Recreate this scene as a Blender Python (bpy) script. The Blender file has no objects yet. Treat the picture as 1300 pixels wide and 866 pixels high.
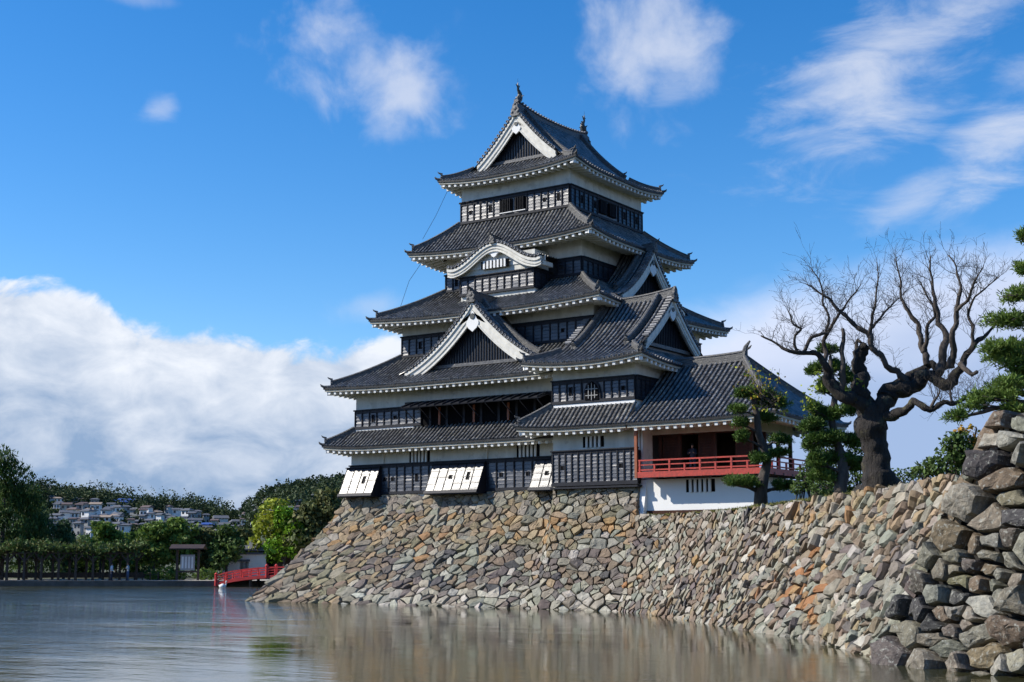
import bpy, math, random
import numpy as np
from math import sin, cos, pi, radians, sqrt, atan2, hypot, degrees
from mathutils import Vector, noise as mnoise

random.seed(7)
sc = bpy.context.scene
col = sc.collection

# ------------------------------------------------------------------ camera
FPX, TILT, YAW = 1757.0, radians(8.8317), radians(34.8102)
CAM = np.array([48.905, -75.076, 2.748])
_fw = np.array([-sin(YAW) * cos(TILT), cos(YAW) * cos(TILT), sin(TILT)])
_rt = np.array([cos(YAW), sin(YAW), 0.0])
_up = np.cross(_rt, _fw)
cd = bpy.data.cameras.new('camera')
cam = bpy.data.objects.new('camera', cd)
col.objects.link(cam)
cam.location = CAM
cam.rotation_euler = (pi / 2 + TILT, 0, YAW)
cd.sensor_width = 36
cd.lens = FPX / 1300 * 36
cd.clip_start = 0.2
cd.clip_end = 20000
sc.camera = cam

# ------------------------------------------------------------------ light
SUN = Vector((-1.45, -1.0, 1.30)).normalized()      # towards the sun
sd = bpy.data.lights.new('sun', 'SUN')
sd.energy = 5.0
sd.angle = radians(0.5)
sd.color = (1.0, 0.94, 0.84)
so = bpy.data.objects.new('sun', sd)
so.rotation_euler = (-SUN).to_track_quat('-Z', 'Y').to_euler()
col.objects.link(so)

sc.view_settings.view_transform = 'Standard'
sc.view_settings.look = 'None'
sc.view_settings.exposure = 0.3
sc.view_settings.gamma = 1.0
sc.cycles.max_bounces = 6
sc.cycles.diffuse_bounces = 3
sc.cycles.glossy_bounces = 3
sc.cycles.transparent_max_bounces = 4
sc.cycles.use_adaptive_sampling = True
sc.cycles.adaptive_threshold = 0.02
sc.cycles.use_denoising = True
sc.cycles.caustics_reflective = False
sc.cycles.caustics_refractive = False


def ray_dir(px, py):
    return _fw + _rt * (px - 650) / FPX - _up * (py - 433) / FPX


def at(px, py, z=None, dist=None, y=None, x=None):
    """point of the place seen in direction (px, py) at a given height, ground distance or plane"""
    d = ray_dir(px, py)
    if z is not None:
        k = (z - CAM[2]) / d[2]
    elif y is not None:
        k = (y - CAM[1]) / d[1]
    elif x is not None:
        k = (x - CAM[0]) / d[0]
    else:
        k = dist / hypot(d[0], d[1])
    return CAM + k * d


def azel(px, py):
    d = ray_dir(px, py)
    # heading measured to the right of the camera heading, degrees
    r = d[0] * cos(YAW) + d[1] * sin(YAW)
    f = -d[0] * sin(YAW) + d[1] * cos(YAW)
    return degrees(atan2(r, f)), degrees(atan2(d[2], hypot(r, f)))


# ------------------------------------------------------------------ world
world = bpy.data.worlds.new('World')
sc.world = world
world.use_nodes = True
wt = world.node_tree
wn, wl = wt.nodes, wt.links
wn.clear()


def N(nt, typ, **kw):
    n = nt.nodes.new(typ)
    for k, v in kw.items():
        setattr(n, k, v)
    return n


def wmath(op, a, b=None, c=None, clamp=False):
    n = N(wt, 'ShaderNodeMath', operation=op)
    n.use_clamp = clamp
    for i, v in enumerate((a, b, c)):
        if v is None:
            continue
        if isinstance(v, (int, float)):
            n.inputs[i].default_value = v
        else:
            wl.new(v, n.inputs[i])
    return n.outputs[0]


def wramp(v, a, b, c=0.0, d=1.0, mode='SMOOTHSTEP'):
    n = N(wt, 'ShaderNodeMapRange', interpolation_type=mode)
    wl.new(v, n.inputs['Value'])
    for k, x in zip(('From Min', 'From Max', 'To Min', 'To Max'), (a, b, c, d)):
        n.inputs[k].default_value = x
    return n.outputs[0]


def wmix(f, a, b):
    n = N(wt, 'ShaderNodeMix', data_type='RGBA')
    if isinstance(f, (int, float)):
        n.inputs[0].default_value = f
    else:
        wl.new(f, n.inputs[0])
    for s, v in ((6, a), (7, b)):
        if isinstance(v, tuple):
            n.inputs[s].default_value = (*v, 1)
        else:
            wl.new(v, n.inputs[s])
    return n.outputs[2]


sky = N(wt, 'ShaderNodeTexSky', sky_type='NISHITA')
sky.sun_disc = False
sky.sun_elevation = math.asin(SUN.z)
sky.sun_rotation = atan2(SUN.x, SUN.y)
sky.altitude = 600
sky.air_density = 1.0
sky.dust_density = 0.4
sky.ozone_density = 2.5
hs = N(wt, 'ShaderNodeHueSaturation')
hs.inputs['Saturation'].default_value = 1.40
hs.inputs['Hue'].default_value = 0.505
hs.inputs['Value'].default_value = 1.0
wl.new(sky.outputs[0], hs.inputs['Color'])
tc = N(wt, 'ShaderNodeTexCoord')
sep = N(wt, 'ShaderNodeSeparateXYZ')
wl.new(tc.outputs['Generated'], sep.inputs[0])
X, Y, Z = sep.outputs
r_ = wmath('ADD', wmath('MULTIPLY', X, cos(YAW)), wmath('MULTIPLY', Y, sin(YAW)))
f_ = wmath('ADD', wmath('MULTIPLY', X, -sin(YAW)), wmath('MULTIPLY', Y, cos(YAW)))
az = wmath('MULTIPLY', wmath('ARCTAN2', r_, f_), 180 / pi)
el = wmath('MULTIPLY', wmath('ARCSINE', Z), 180 / pi)
comb = N(wt, 'ShaderNodeCombineXYZ')
wl.new(az, comb.inputs[0])
wl.new(el, comb.inputs[1])
AE = comb.outputs[0]


def wnoise(scale, detail, rough, rot=0.0, sx=1.0, sy=1.0, off=(0, 0, 0), dist=0.0):
    m = N(wt, 'ShaderNodeMapping')
    wl.new(AE, m.inputs[0])
    m.inputs['Location'].default_value = off
    m.inputs['Rotation'].default_value = (0, 0, rot)
    m.inputs['Scale'].default_value = (sx, sy, 1)
    n = N(wt, 'ShaderNodeTexNoise')
    n.inputs['Scale'].default_value = scale
    n.inputs['Detail'].default_value = detail
    n.inputs['Roughness'].default_value = rough
    n.inputs['Distortion'].default_value = dist
    wl.new(m.outputs[0], n.inputs['Vector'])
    return n.outputs['Fac']


nz_soft = wnoise(0.34, 8, 0.56, off=(3, 1, 0), dist=0.25)
nz_streak = wnoise(0.26, 8, 0.62, rot=radians(-26), sx=0.7, sy=1.9, off=(1, 7, 2), dist=0.45)
nz_cum = wnoise(0.36, 11, 0.58, sy=1.6, off=(11, 3, 5), dist=.35)
nz_big = wnoise(0.12, 4, 0.5, sy=1.8, off=(5, 9, 1))


def blob(px, py, rx, ry, rot, amp, nz, k=2.4, soft=1.25):
    a, e = azel(px, py)
    rx, ry = degrees(rx / FPX), degrees(ry / FPX)
    m = N(wt, 'ShaderNodeMapping', vector_type='TEXTURE')
    m.inputs['Location'].default_value = (a, e, 0)
    m.inputs['Rotation'].default_value = (0, 0, radians(rot))
    m.inputs['Scale'].default_value = (rx, ry, 1)
    wl.new(AE, m.inputs[0])
    ln = N(wt, 'ShaderNodeVectorMath', operation='LENGTH')
    wl.new(m.outputs[0], ln.inputs[0])
    g = wramp(ln.outputs['Value'], 1.25, 0.0)
    d = wmath('ADD', g, wmath('MULTIPLY', wmath('SUBTRACT', nz, 0.5), k))
    m2 = wmath('MULTIPLY', wramp(d, 0.25, 1.0 * soft + 0.15), wramp(ln.outputs['Value'], 1.5, 0.8))
    return wmath('MULTIPLY', m2, amp)


cl = None
for b in ((465, 90, 170, 95, -25, .72, nz_soft), (508, 122, 100, 72, 30, .70, nz_soft), (205, 138, 34, 22, 25, .42, nz_streak),
          (415, 55, 60, 40, -30, .45, nz_soft),
          (825, 58, 155, 120, -25, .72, nz_soft), (850, 110, 70, 45, 35, .35, nz_streak),
          (1110, 115, 230, 105, 22, .75, nz_streak), (1050, 165, 120, 45, 22, .42, nz_streak), (1180, 30, 210, 85, 15, .66, nz_streak),
          (1270, 180, 150, 70, 35, .75, nz_streak), (1180, 238, 120, 36, 28, .50, nz_streak), (1300, 100, 70, 50, 0, .5, nz_streak),
          (190, 0, 80, 18, 0, .25, nz_soft), (470, 390, 60, 30, 0, .35, nz_soft), (1250, 10, 120, 50, 15, .40, nz_streak)):
    v = blob(*b)
    cl = v if cl is None else wmath('MAXIMUM', cl, v)

# cloud banks along the horizon: upper edge as a curve over the heading
pts = [(-900, 330), (-300, 345), (0, 350), (70, 357), (125, 372), (165, 402), (250, 413), (330, 425), (400, 437), (470, 432), (520, 428),
       (600, 440), (760, 430), (860, 398), (960, 362), (1050, 345), (1100, 333), (1200, 305), (1300, 290), (1700, 250), (2400, 250)]
A0, A1, E0, E1 = -60.0, 60.0, 0.0, 30.0
fc = N(wt, 'ShaderNodeFloatCurve')
cv = fc.mapping.curves[0]
pp = [(max(0, min(1, (azel(x, y)[0] - A0) / (A1 - A0))), (azel(x, y)[1] - E0) / (E1 - E0)) for x, y in pts]
cv.points[0].location = (0, pp[0][1])
cv.points[1].location = (1, pp[-1][1])
for p in pp[1:-1]:
    cv.points.new(*p)
fc.mapping.update()
wl.new(wmath('DIVIDE', wmath('SUBTRACT', az, A0), A1 - A0, clamp=True), fc.inputs['Value'])
bound = wmath('MULTIPLY', fc.outputs[0], E1 - E0)
depth = wmath('SUBTRACT', bound, el)                      # degrees below the bank's top edge
side = wramp(az, -6, 6)                                   # 0 left bank, 1 right bank
edge = wmath('ADD', depth, wmath('MULTIPLY', wmath('SUBTRACT', nz_cum, 0.5), wramp(side, 0, 1, 3.2, 2.0)))
bankL = wramp(edge, -0.15, 0.6)
bankR = wramp(edge, -0.8, 2.6, 0, .97)
bank = wmath('ADD', wmath('MULTIPLY', bankL, wmath('SUBTRACT', 1.0, side)), wmath('MULTIPLY', bankR, side))
# shade of the bank
sh = wmath('ADD', wmath('MULTIPLY', depth, 0.135), wmath('MULTIPLY', wmath('SUBTRACT', 0.53, nz_cum), 2.5))
sh = wmath('ADD', sh, wmath('MULTIPLY', wmath('SUBTRACT', 0.5, nz_big), 1.6))
shf = wramp(sh, -0.15, 1.25, mode='LINEAR')
colL = wmix(shf, (0.74, 0.78, 0.85), (0.24, 0.35, 0.53))
shR = wramp(wmath('ADD', wmath('MULTIPLY', depth, 0.16), wmath('MULTIPLY', wmath('SUBTRACT', 0.5, nz_big), 1.2)), 0, 1.2)
colR = wmix(shR, (0.66, 0.71, 0.86), (0.31, 0.42, 0.65))
bcol = wmix(side, colL, colR)
bgs = N(wt, 'ShaderNodeBackground')
wl.new(hs.outputs[0], bgs.inputs[0])
bgs.inputs[1].default_value = 0.148
bgw = N(wt, 'ShaderNodeBackground')
bgw.inputs[0].default_value = (0.68, 0.72, 0.82, 1)
bgw.inputs[1].default_value = .92
bgb = N(wt, 'ShaderNodeBackground')
wl.new(bcol, bgb.inputs[0])
bgb.inputs[1].default_value = .98
mx1 = N(wt, 'ShaderNodeMixShader')
wl.new(cl, mx1.inputs[0])
wl.new(bgs.outputs[0], mx1.inputs[1])
wl.new(bgw.outputs[0], mx1.inputs[2])
mx2 = N(wt, 'ShaderNodeMixShader')
wl.new(bank, mx2.inputs[0])
wl.new(mx1.outputs[0], mx2.inputs[1])
wl.new(bgb.outputs[0], mx2.inputs[2])
wo = N(wt, 'ShaderNodeOutputWorld')
wl.new(mx2.outputs[0], wo.inputs[0])

# ------------------------------------------------------------------ materials
MATS = {}


def mat(name, c1, c2=None, rough=0.7, scale=3.0, detail=5, bump=0.0, bscale=None, spec=0.5, island=0.0, metal=0.0,
        stretch=(1, 1, 1), c3=None, s3=0.6, trans=0.0, attr=None, lo=0.35, hi=0.7, rvar=0.0):
    m = bpy.data.materials.new(name)
    m.use_nodes = True
    nt = m.node_tree
    b = nt.nodes['Principled BSDF']
    L = nt.links
    tcn = N(nt, 'ShaderNodeTexCoord')
    geo = N(nt, 'ShaderNodeNewGeometry')
    mp = N(nt, 'ShaderNodeMapping')
    mp.inputs['Scale'].default_value = stretch
    L.new(geo.outputs['Position'], mp.inputs[0])
    nz = N(nt, 'ShaderNodeTexNoise')
    nz.inputs['Scale'].default_value = scale
    nz.inputs['Detail'].default_value = detail
    nz.inputs['Roughness'].default_value = 0.6
    L.new(mp.outputs[0], nz.inputs['Vector'])
    mr = N(nt, 'ShaderNodeMapRange')
    mr.inputs[1].default_value = lo
    mr.inputs[2].default_value = hi
    L.new(nz.outputs['Fac'], mr.inputs[0])
    mix = N(nt, 'ShaderNodeMix', data_type='RGBA')
    L.new(mr.outputs[0], mix.inputs[0])
    mix.inputs[6].default_value = (*c1, 1)
    mix.inputs[7].default_value = (*(c2 or c1), 1)
    out = mix.outputs[2]
    if attr:
        at_ = N(nt, 'ShaderNodeAttribute', attribute_name=attr)
        mm = N(nt, 'ShaderNodeMix', data_type='RGBA', blend_type='MULTIPLY')
        mm.inputs[0].default_value = 1
        L.new(at_.outputs['Color'], mm.inputs[6])
        L.new(out, mm.inputs[7])
        out = mm.outputs[2]
    if c3:
        n3 = N(nt, 'ShaderNodeTexNoise')
        n3.inputs['Scale'].default_value = s3
        n3.inputs['Detail'].default_value = 6
        n3.inputs['Roughness'].default_value = 0.65
        L.new(geo.outputs['Position'], n3.inputs['Vector'])
        r3 = N(nt, 'ShaderNodeMapRange')
        r3.inputs[1].default_value = 0.55
        r3.inputs[2].default_value = 0.68
        L.new(n3.outputs['Fac'], r3.inputs[0])
        m3 = N(nt, 'ShaderNodeMix', data_type='RGBA')
        L.new(r3.outputs[0], m3.inputs[0])
        L.new(out, m3.inputs[6])
        m3.inputs[7].default_value = (*c3, 1)
        out = m3.outputs[2]
    if island:
        ri = N(nt, 'ShaderNodeMapRange')
        L.new(geo.outputs['Random Per Island'], ri.inputs[0])
        ri.inputs[3].default_value = 1 - island
        ri.inputs[4].default_value = 1 + island
        mi = N(nt, 'ShaderNodeVectorMath', operation='SCALE')
        L.new(out, mi.inputs[0])
        L.new(ri.outputs[0], mi.inputs['Scale'])
        out = mi.outputs[0]
    L.new(out, b.inputs['Base Color'])
    b.inputs['Roughness'].default_value = rough
    if rvar:
        rr = N(nt, 'ShaderNodeMapRange')
        L.new(nz.outputs['Fac'], rr.inputs[0])
        rr.inputs[1].default_value = 0.3
        rr.inputs[2].default_value = 0.7
        rr.inputs[3].default_value = rough - rvar
        rr.inputs[4].default_value = rough + rvar
        L.new(rr.outputs[0], b.inputs['Roughness'])
    b.inputs['Specular IOR Level'].default_value = spec
    b.inputs['Metallic'].default_value = metal
    if bump:
        bn = N(nt, 'ShaderNodeTexNoise')
        bn.inputs['Scale'].default_value = bscale or scale * 4
        bn.inputs['Detail'].default_value = 6
        bn.inputs['Roughness'].default_value = 0.65
        L.new(mp.outputs[0], bn.inputs['Vector'])
        bp = N(nt, 'ShaderNodeBump')
        bp.inputs['Distance'].default_value = bump
        bp.inputs['Strength'].default_value = 1.0
        L.new(bn.outputs['Fac'], bp.inputs['Height'])
        L.new(bp.outputs[0], b.inputs['Normal'])
    if trans:
        tr = N(nt, 'ShaderNodeBsdfTranslucent')
        L.new(out, tr.inputs[0])
        ms = N(nt, 'ShaderNodeMixShader')
        ms.inputs[0].default_value = trans
        L.new(b.outputs[0], ms.inputs[1])
        L.new(tr.outputs[0], ms.inputs[2])
        L.new(ms.outputs[0], nt.nodes['Material Output'].inputs[0])
    MATS[name] = m
    return m


mat('plaster', (.76, .745, .68), (.56, .55, .49), .85, scale=1.6, detail=8, stretch=(1, 1, .25), bump=.01, bscale=8, c3=(.50, .49, .44), s3=1.7)
mat('plaster_white', (.84, .84, .82), (.79, .79, .77), .85, scale=.5)
mat('plaster_trim', (.77, .75, .68), (.58, .56, .50), .8, scale=3.0, detail=7)
mat('board', (.014, .016, .024), (.024, .027, .038), .37, scale=6, detail=6, stretch=(.35, .35, 3), bump=.006, bscale=22, spec=.85, island=.35, rvar=.05)
mat('board_frame', (.012, .013, .018), (.02, .022, .03), .6, scale=4, spec=.25)
mat('tile_pan', (.006, .006, .008), (.013, .013, .015), .6, scale=2.5, bump=.02, bscale=9, c3=(.035, .033, .03), s3=1.6)
mat('tile_cover', (.10, .099, .10), (.22, .215, .205), .34, spec=.9, scale=3, bump=.005, bscale=16, c3=(.30, .28, .23), s3=1.9, island=.38)
mat('tile_end', (.11, .115, .13), (.22, .22, .22), .5, scale=5, island=.4)
mat('ridge_tile', (.035, .036, .042), (.17, .165, .15), .55, scale=5, detail=6, stretch=(1, 1, 4), bump=.03, bscale=7)
mat('ridge_dark', (.05, .052, .06), (.11, .11, .11), .5, scale=5, bump=.03, bscale=7)
mat('dark_wood', (.035, .022, .016), (.07, .04, .026), .6, scale=4, stretch=(1, 1, .3))
mat('red_wood', (.035, .013, .008), (.07, .024, .012), .65, spec=.2, scale=4, stretch=(1, 1, .3))
mat('orange_wood', (.34, .10, .035), (.20, .055, .022), .5, scale=6, stretch=(1, 1, .3))
mat('red_lacquer', (.50, .05, .03), (.26, .035, .022), .5, scale=7, detail=8, bump=.004, bscale=30)
mat('bridge_red', (.62, .035, .03), (.42, .03, .03), .55, scale=3, detail=8)
mat('soffit', (.26, .25, .22), (.18, .17, .15), .9, scale=2)  # white plaster greyed: the shade under the eaves is put into the colour
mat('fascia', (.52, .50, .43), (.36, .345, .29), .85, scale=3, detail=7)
leafmat_later = True
mat('void', (.004, .004, .005), None, .9, spec=.1)
mat('bronze', (.03, .035, .035), (.06, .07, .06), .5, scale=8)
mat('stone', (.62, .61, .59), (1.02, 1.0, .96), .85, scale=3.2, detail=8, bump=.05, bscale=3.5, attr='Col', lo=.3, hi=.7, c3=None, spec=.25)
mat('stone_old', (.42, .42, .41), (.84, .83, .78), .9, scale=5.5, detail=10, bump=.07, bscale=7, attr='Col', lo=.35, hi=.65, c3=(.33, .33, .29), s3=9, spec=.2)
mat('stone_gap', (.008, .007, .006), (.016, .014, .012), .95, scale=5)  # near-black backing sheet, paints the shadow between the stones
mat('grass', (.22, .20, .055), (.13, .15, .035), .9, scale=6, bump=.03, island=.3)
mat('earth', (.10, .09, .05), (.06, .08, .03), .95, scale=.6)
mat('path', (.42, .38, .31), (.36, .33, .28), .95, scale=1)
mat('hill', (.030, .045, .020), (.05, .06, .03), .95, scale=.05)
mat('bark', (.04, .031, .025), (.10, .082, .068), .9, scale=5, detail=8, bump=.06, bscale=5, stretch=(1, 1, .35))
mat('bark_old', (.010, .008, .007), (.040, .032, .026), .9, scale=5, detail=10, bump=.16, bscale=7, stretch=(1, 1, .28), c3=(.085, .078, .04), s3=2.5)
mat('twig', (.03, .025, .021), (.055, .046, .038), .9, scale=5)


def leafmat(name, c1, c2, tr=.25, isl=.45):
    return mat(name, c1, c2, .65, scale=.5, detail=3, island=isl, trans=tr, spec=.25)


leafmat('needle', (.062, .115, .020), (.10, .165, .032), .2)
leafmat('needle_bright', (.10, .165, .030), (.15, .22, .045), .25)
leafmat('needle_dark', (0.029, 0.065, 0.023), (0.046, 0.098, 0.031), .2)
leafmat('leaf_mid', (.095, .16, .026), (.15, .22, .042))
leafmat('leaf_dark', (.052, .098, .022), (.095, .145, .036))
leafmat('leaf_willow', (0.065, 0.111, 0.039), (0.098, 0.156, 0.058))
leafmat('leaf_yellow', (.30, .32, .03), (.16, .24, .025))
leafmat('leaf_lime', (.12, .26, .015), (.18, .30, .02))
leafmat('leaf_autumn', (.42, .22, .03), (.30, .30, .04))
mat('leaf_hill', (.020, .042, .018), (.070, .095, .034), .65, scale=.028, detail=4, island=.4, trans=.15, spec=.2)
leafmat('leaf_olive', (.125, .125, .040), (.080, .112, .036))
mat('concrete', (.11, .105, .095), (.06, .058, .05), .9, scale=1.5)
for nm, c in (('wall_white', (.82, .81, .79)), ('wall_cream', (.55, .50, .42)), ('wall_grey', (.35, .35, .34)), ('roof_grey', (.12, .125, .14)),
              ('roof_blue', (.05, .12, .40)), ('roof_red', (.45, .06, .05)), ('roof_tan', (.34, .26, .19)), ('roof_brown', (.14, .10, .09)),
              ('glass', (.03, .035, .045)), ('cloth_white', (.75, .76, .8)), ('cloth_dark', (.03, .035, .06)), ('cloth_grey', (.45, .46, .48)),
              ('skin', (.45, .28, .20)), ('hair', (.02, .017, .015)), ('paper', (.75, .76, .74)), ('swan_white', (.85, .84, .8)), ('beak', (.6, .2, .03)),
              ('cloth_jeans', (.06, .09, .16)), ('steel', (.2, .2, .21))):
    mat(nm, c, tuple(x * .85 for x in c), .7, scale=1.2)
MATS['glass'].node_tree.nodes['Principled BSDF'].inputs['Roughness'].default_value = .1

# water
mw = bpy.data.materials.new('water')
mw.use_nodes = True
nt = mw.node_tree
b = nt.nodes['Principled BSDF']
b.inputs['Base Color'].default_value = (.048, .048, .022, 1)
b.inputs['Roughness'].default_value = .03
b.inputs['IOR'].default_value = 1.33
geo = N(nt, 'ShaderNodeNewGeometry')


def wavenode(scale, sx, sy, rot, detail, dist_):
    mp = N(nt, 'ShaderNodeMapping')
    mp.inputs['Rotation'].default_value = (0, 0, rot)
    mp.inputs['Scale'].default_value = (sx, sy, 1)
    nt.links.new(geo.outputs['Position'], mp.inputs[0])
    n = N(nt, 'ShaderNodeTexNoise')
    n.inputs['Scale'].default_value = scale
    n.inputs['Detail'].default_value = detail
    n.inputs['Roughness'].default_value = .6
    nt.links.new(mp.outputs[0], n.inputs['Vector'])
    return n.outputs['Fac']


def mth(op, a, b_):
    n = N(nt, 'ShaderNodeMath', operation=op)
    for i, v in enumerate((a, b_)):
        if isinstance(v, (int, float)):
            n.inputs[i].default_value = v
        else:
            nt.links.new(v, n.inputs[i])
    return n.outputs[0]


w1 = wavenode(2.6, .55, 1.0, -YAW + .1, 5, 0)
w2 = wavenode(.55, .45, 1.1, -YAW + .25, 3, 0)
w3 = wavenode(.20, .45, 1.0, -YAW + .12, 5, 0)
sx_n = N(nt, 'ShaderNodeSeparateXYZ')
nt.links.new(geo.outputs['Position'], sx_n.inputs[0])                         # calmer and windier patches
calm = N(nt, 'ShaderNodeMapRange')
nt.links.new(w3, calm.inputs[0])
calm.inputs[1].default_value, calm.inputs[2].default_value = .36, .64
calm.inputs[3].default_value, calm.inputs[4].default_value = .30, 1.5
hgt = mth('ADD', mth('MULTIPLY', w1, .075), mth('MULTIPLY', w2, .09))
lee = N(nt, 'ShaderNodeMapRange', interpolation_type='SMOOTHSTEP')      # the lee of the walls is calmer than open water
nt.links.new(mth('ADD', sx_n.outputs[0], mth('MULTIPLY', sx_n.outputs[1], .6)), lee.inputs[0])
lee.inputs[1].default_value, lee.inputs[2].default_value = -34, -6
lee.inputs[3].default_value, lee.inputs[4].default_value = 2.4, .075
hgt = mth('MULTIPLY', mth('MULTIPLY', hgt, calm.outputs[0]), lee.outputs[0])
bp = N(nt, 'ShaderNodeBump')
bp.inputs['Distance'].default_value = 1.0
bp.inputs['Strength'].default_value = 1.0
nt.links.new(hgt, bp.inputs['Height'])
nt.links.new(bp.outputs[0], b.inputs['Normal'])
MATS['water'] = mw

# ------------------------------------------------------------------ mesh builder
ORG = {}


class MB:
    def __init__(s):
        s.V, s.F, s.M, s.C = [], [], [], []
        s.mi, s.c = 0, None

    def add(s, verts, faces):
        o = len(s.V)
        s.V.extend([tuple(v) for v in verts])
        for f in faces:
            s.F.append(tuple(i + o for i in f))
            s.M.append(s.mi)
            s.C.append(s.c)

    def box(s, c, size, e=(1, 0)):
        """box centred at c; size along e, across e, up"""
        ex, ey = e
        a, b_, h = size[0] / 2, size[1] / 2, size[2] / 2
        vs = []
        for k in (-h, h):
            for i, j in ((-a, -b_), (a, -b_), (a, b_), (-a, b_)):
                vs.append((c[0] + ex * i - ey * j, c[1] + ey * i + ex * j, c[2] + k))
        s.add(vs, [(0, 3, 2, 1), (4, 5, 6, 7), (0, 1, 5, 4), (1, 2, 6, 5), (2, 3, 7, 6), (3, 0, 4, 7)])

    def bar(s, p, q, w, h=None, up=(0, 0, 1)):
        p, q = Vector(p), Vector(q)
        h = h or w
        d = (q - p).normalized()
        u = Vector(up)
        if abs(d.dot(u)) > .98:
            u = Vector((1, 0, 0))
        r = d.cross(u).normalized() * w / 2
        t = r.cross(d).normalized() * h / 2
        vs = [x + y for x in (p, q) for y in (-r - t, r - t, r + t, -r + t)]
        s.add(vs, [(0, 1, 2, 3), (7, 6, 5, 4), (0, 4, 5, 1), (1, 5, 6, 2), (2, 6, 7, 3), (3, 7, 4, 0)])

    def tube(s, pts, rad, seg=8, cap=True):
        pts = [Vector(p) for p in pts]
        n = len(pts)
        vs = []
        pr = None
        for i, p in enumerate(pts):
            d = (pts[min(i + 1, n - 1)] - pts[max(i - 1, 0)])
            if d.length < 1e-6:
                d = Vector((0, 0, 1))
            d.normalize()
            if pr is None:
                a = Vector((1, 0, 0)) if abs(d.x) < .8 else Vector((0, 1, 0))
            else:
                a = pr
            r = (a - d * a.dot(d))
            if r.length < 1e-5:
                r = d.orthogonal()
            r.normalize()
            pr = r
            q = d.cross(r)
            rr = rad[i] if hasattr(rad, '__len__') else rad
            for k in range(seg):
                t = 2 * pi * k / seg
                vs.append(p + r * cos(t) * rr + q * sin(t) * rr)
        fs = [(i * seg + k, i * seg + (k + 1) % seg, (i + 1) * seg + (k + 1) % seg, (i + 1) * seg + k) for i in range(n - 1) for k in range(seg)]
        if cap:
            fs.append(tuple(range(seg))[::-1])
            fs.append(tuple((n - 1) * seg + k for k in range(seg)))
        s.add(vs, fs)

    def loft(s, rings, closed=True, caps=False):
        m = len(rings[0])
        vs = [v for r in rings for v in r]
        fs = []
        for i in range(len(rings) - 1):
            for k in range(m if closed else m - 1):
                fs.append((i * m + k, i * m + (k + 1) % m, (i + 1) * m + (k + 1) % m, (i + 1) * m + k))
        if caps:
            fs.append(tuple(range(m))[::-1])
            fs.append(tuple((len(rings) - 1) * m + k for k in range(m)))
        s.add(vs, fs)

    def slab(s, outline, n, t):
        """polygon outline (3-D points) extruded by t along n"""
        n = Vector(n)
        m = len(outline)
        a = [Vector(p) for p in outline]
        vs = a + [p + n * t for p in a]
        fs = [tuple(range(m))[::-1], tuple(range(m, 2 * m))] + [(i, (i + 1) % m, (i + 1) % m + m, i + m) for i in range(m)]
        s.add(vs, fs)

    def build(s, name, mats, parent=None, smooth=False):
        if isinstance(mats, str):
            mats = [mats]
        org = ORG[parent.name] if parent is not None else None
        V = np.array(s.V, dtype=float) if s.V else np.zeros((0, 3))
        loc = None
        if org is None and len(V):
            loc = np.array([(V[:, 0].min() + V[:, 0].max()) / 2, (V[:, 1].min() + V[:, 1].max()) / 2, V[:, 2].min()])
            org = loc
        me = bpy.data.meshes.new(name)
        me.from_pydata((V - org).tolist(), [], s.F)
        for m in mats:
            me.materials.append(MATS[m])
        if len(mats) > 1:
            me.polygons.foreach_set('material_index', s.M)
        if any(c is not None for c in s.C):
            ca = me.color_attributes.new('Col', 'FLOAT_COLOR', 'CORNER')
            arr = []
            for f, c in zip(s.F, s.C):
                c = c or (.3, .3, .3)
                arr.extend([c[0], c[1], c[2], 1.0] * len(f))
            ca.data.foreach_set('color', arr)
        if smooth:
            me.polygons.foreach_set('use_smooth', [True] * len(me.polygons))
        me.update()
        o = bpy.data.objects.new(name, me)
        col.objects.link(o)
        if parent is not None:
            o.parent = parent
        else:
            o.location = loc
        ORG[o.name] = np.array(org)
        return o


def thing(name, label, cat, loc, group=None):
    o = bpy.data.objects.new(name, None)
    o.empty_display_size = .2
    col.objects.link(o)
    o.location = loc
    o['label'], o['category'] = label, cat
    if group:
        o['group'] = group
    ORG[o.name] = np.array(loc, float)
    return o


def tag(o, label=None, cat=None, group=None, kind=None):
    for k, v in (('label', label), ('category', cat), ('group', group), ('kind', kind)):
        if v:
            o[k] = v
    return o


def copy_tree(o, parent=None):
    c = o.copy()
    col.objects.link(c)
    if parent is not None:
        c.parent = parent
    for ch in list(o.children):
        copy_tree(ch, c)
    return c

# ------------------------------------------------------------------ roof pieces
def resample(pts, step):
    pts = [Vector(p) for p in pts]
    L = [0]
    for a, b_ in zip(pts, pts[1:]):
        L.append(L[-1] + (b_ - a).length)
    if L[-1] < 1e-4:
        return pts[:1]
    n = max(1, int(round(L[-1] / step)))
    out, j = [], 0
    for i in range(n + 1):
        t = L[-1] * i / n
        while j < len(L) - 2 and L[j + 1] < t:
            j += 1
        u = (t - L[j]) / max(1e-6, L[j + 1] - L[j])
        out.append(pts[j].lerp(pts[j + 1], u))
    return out


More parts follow.
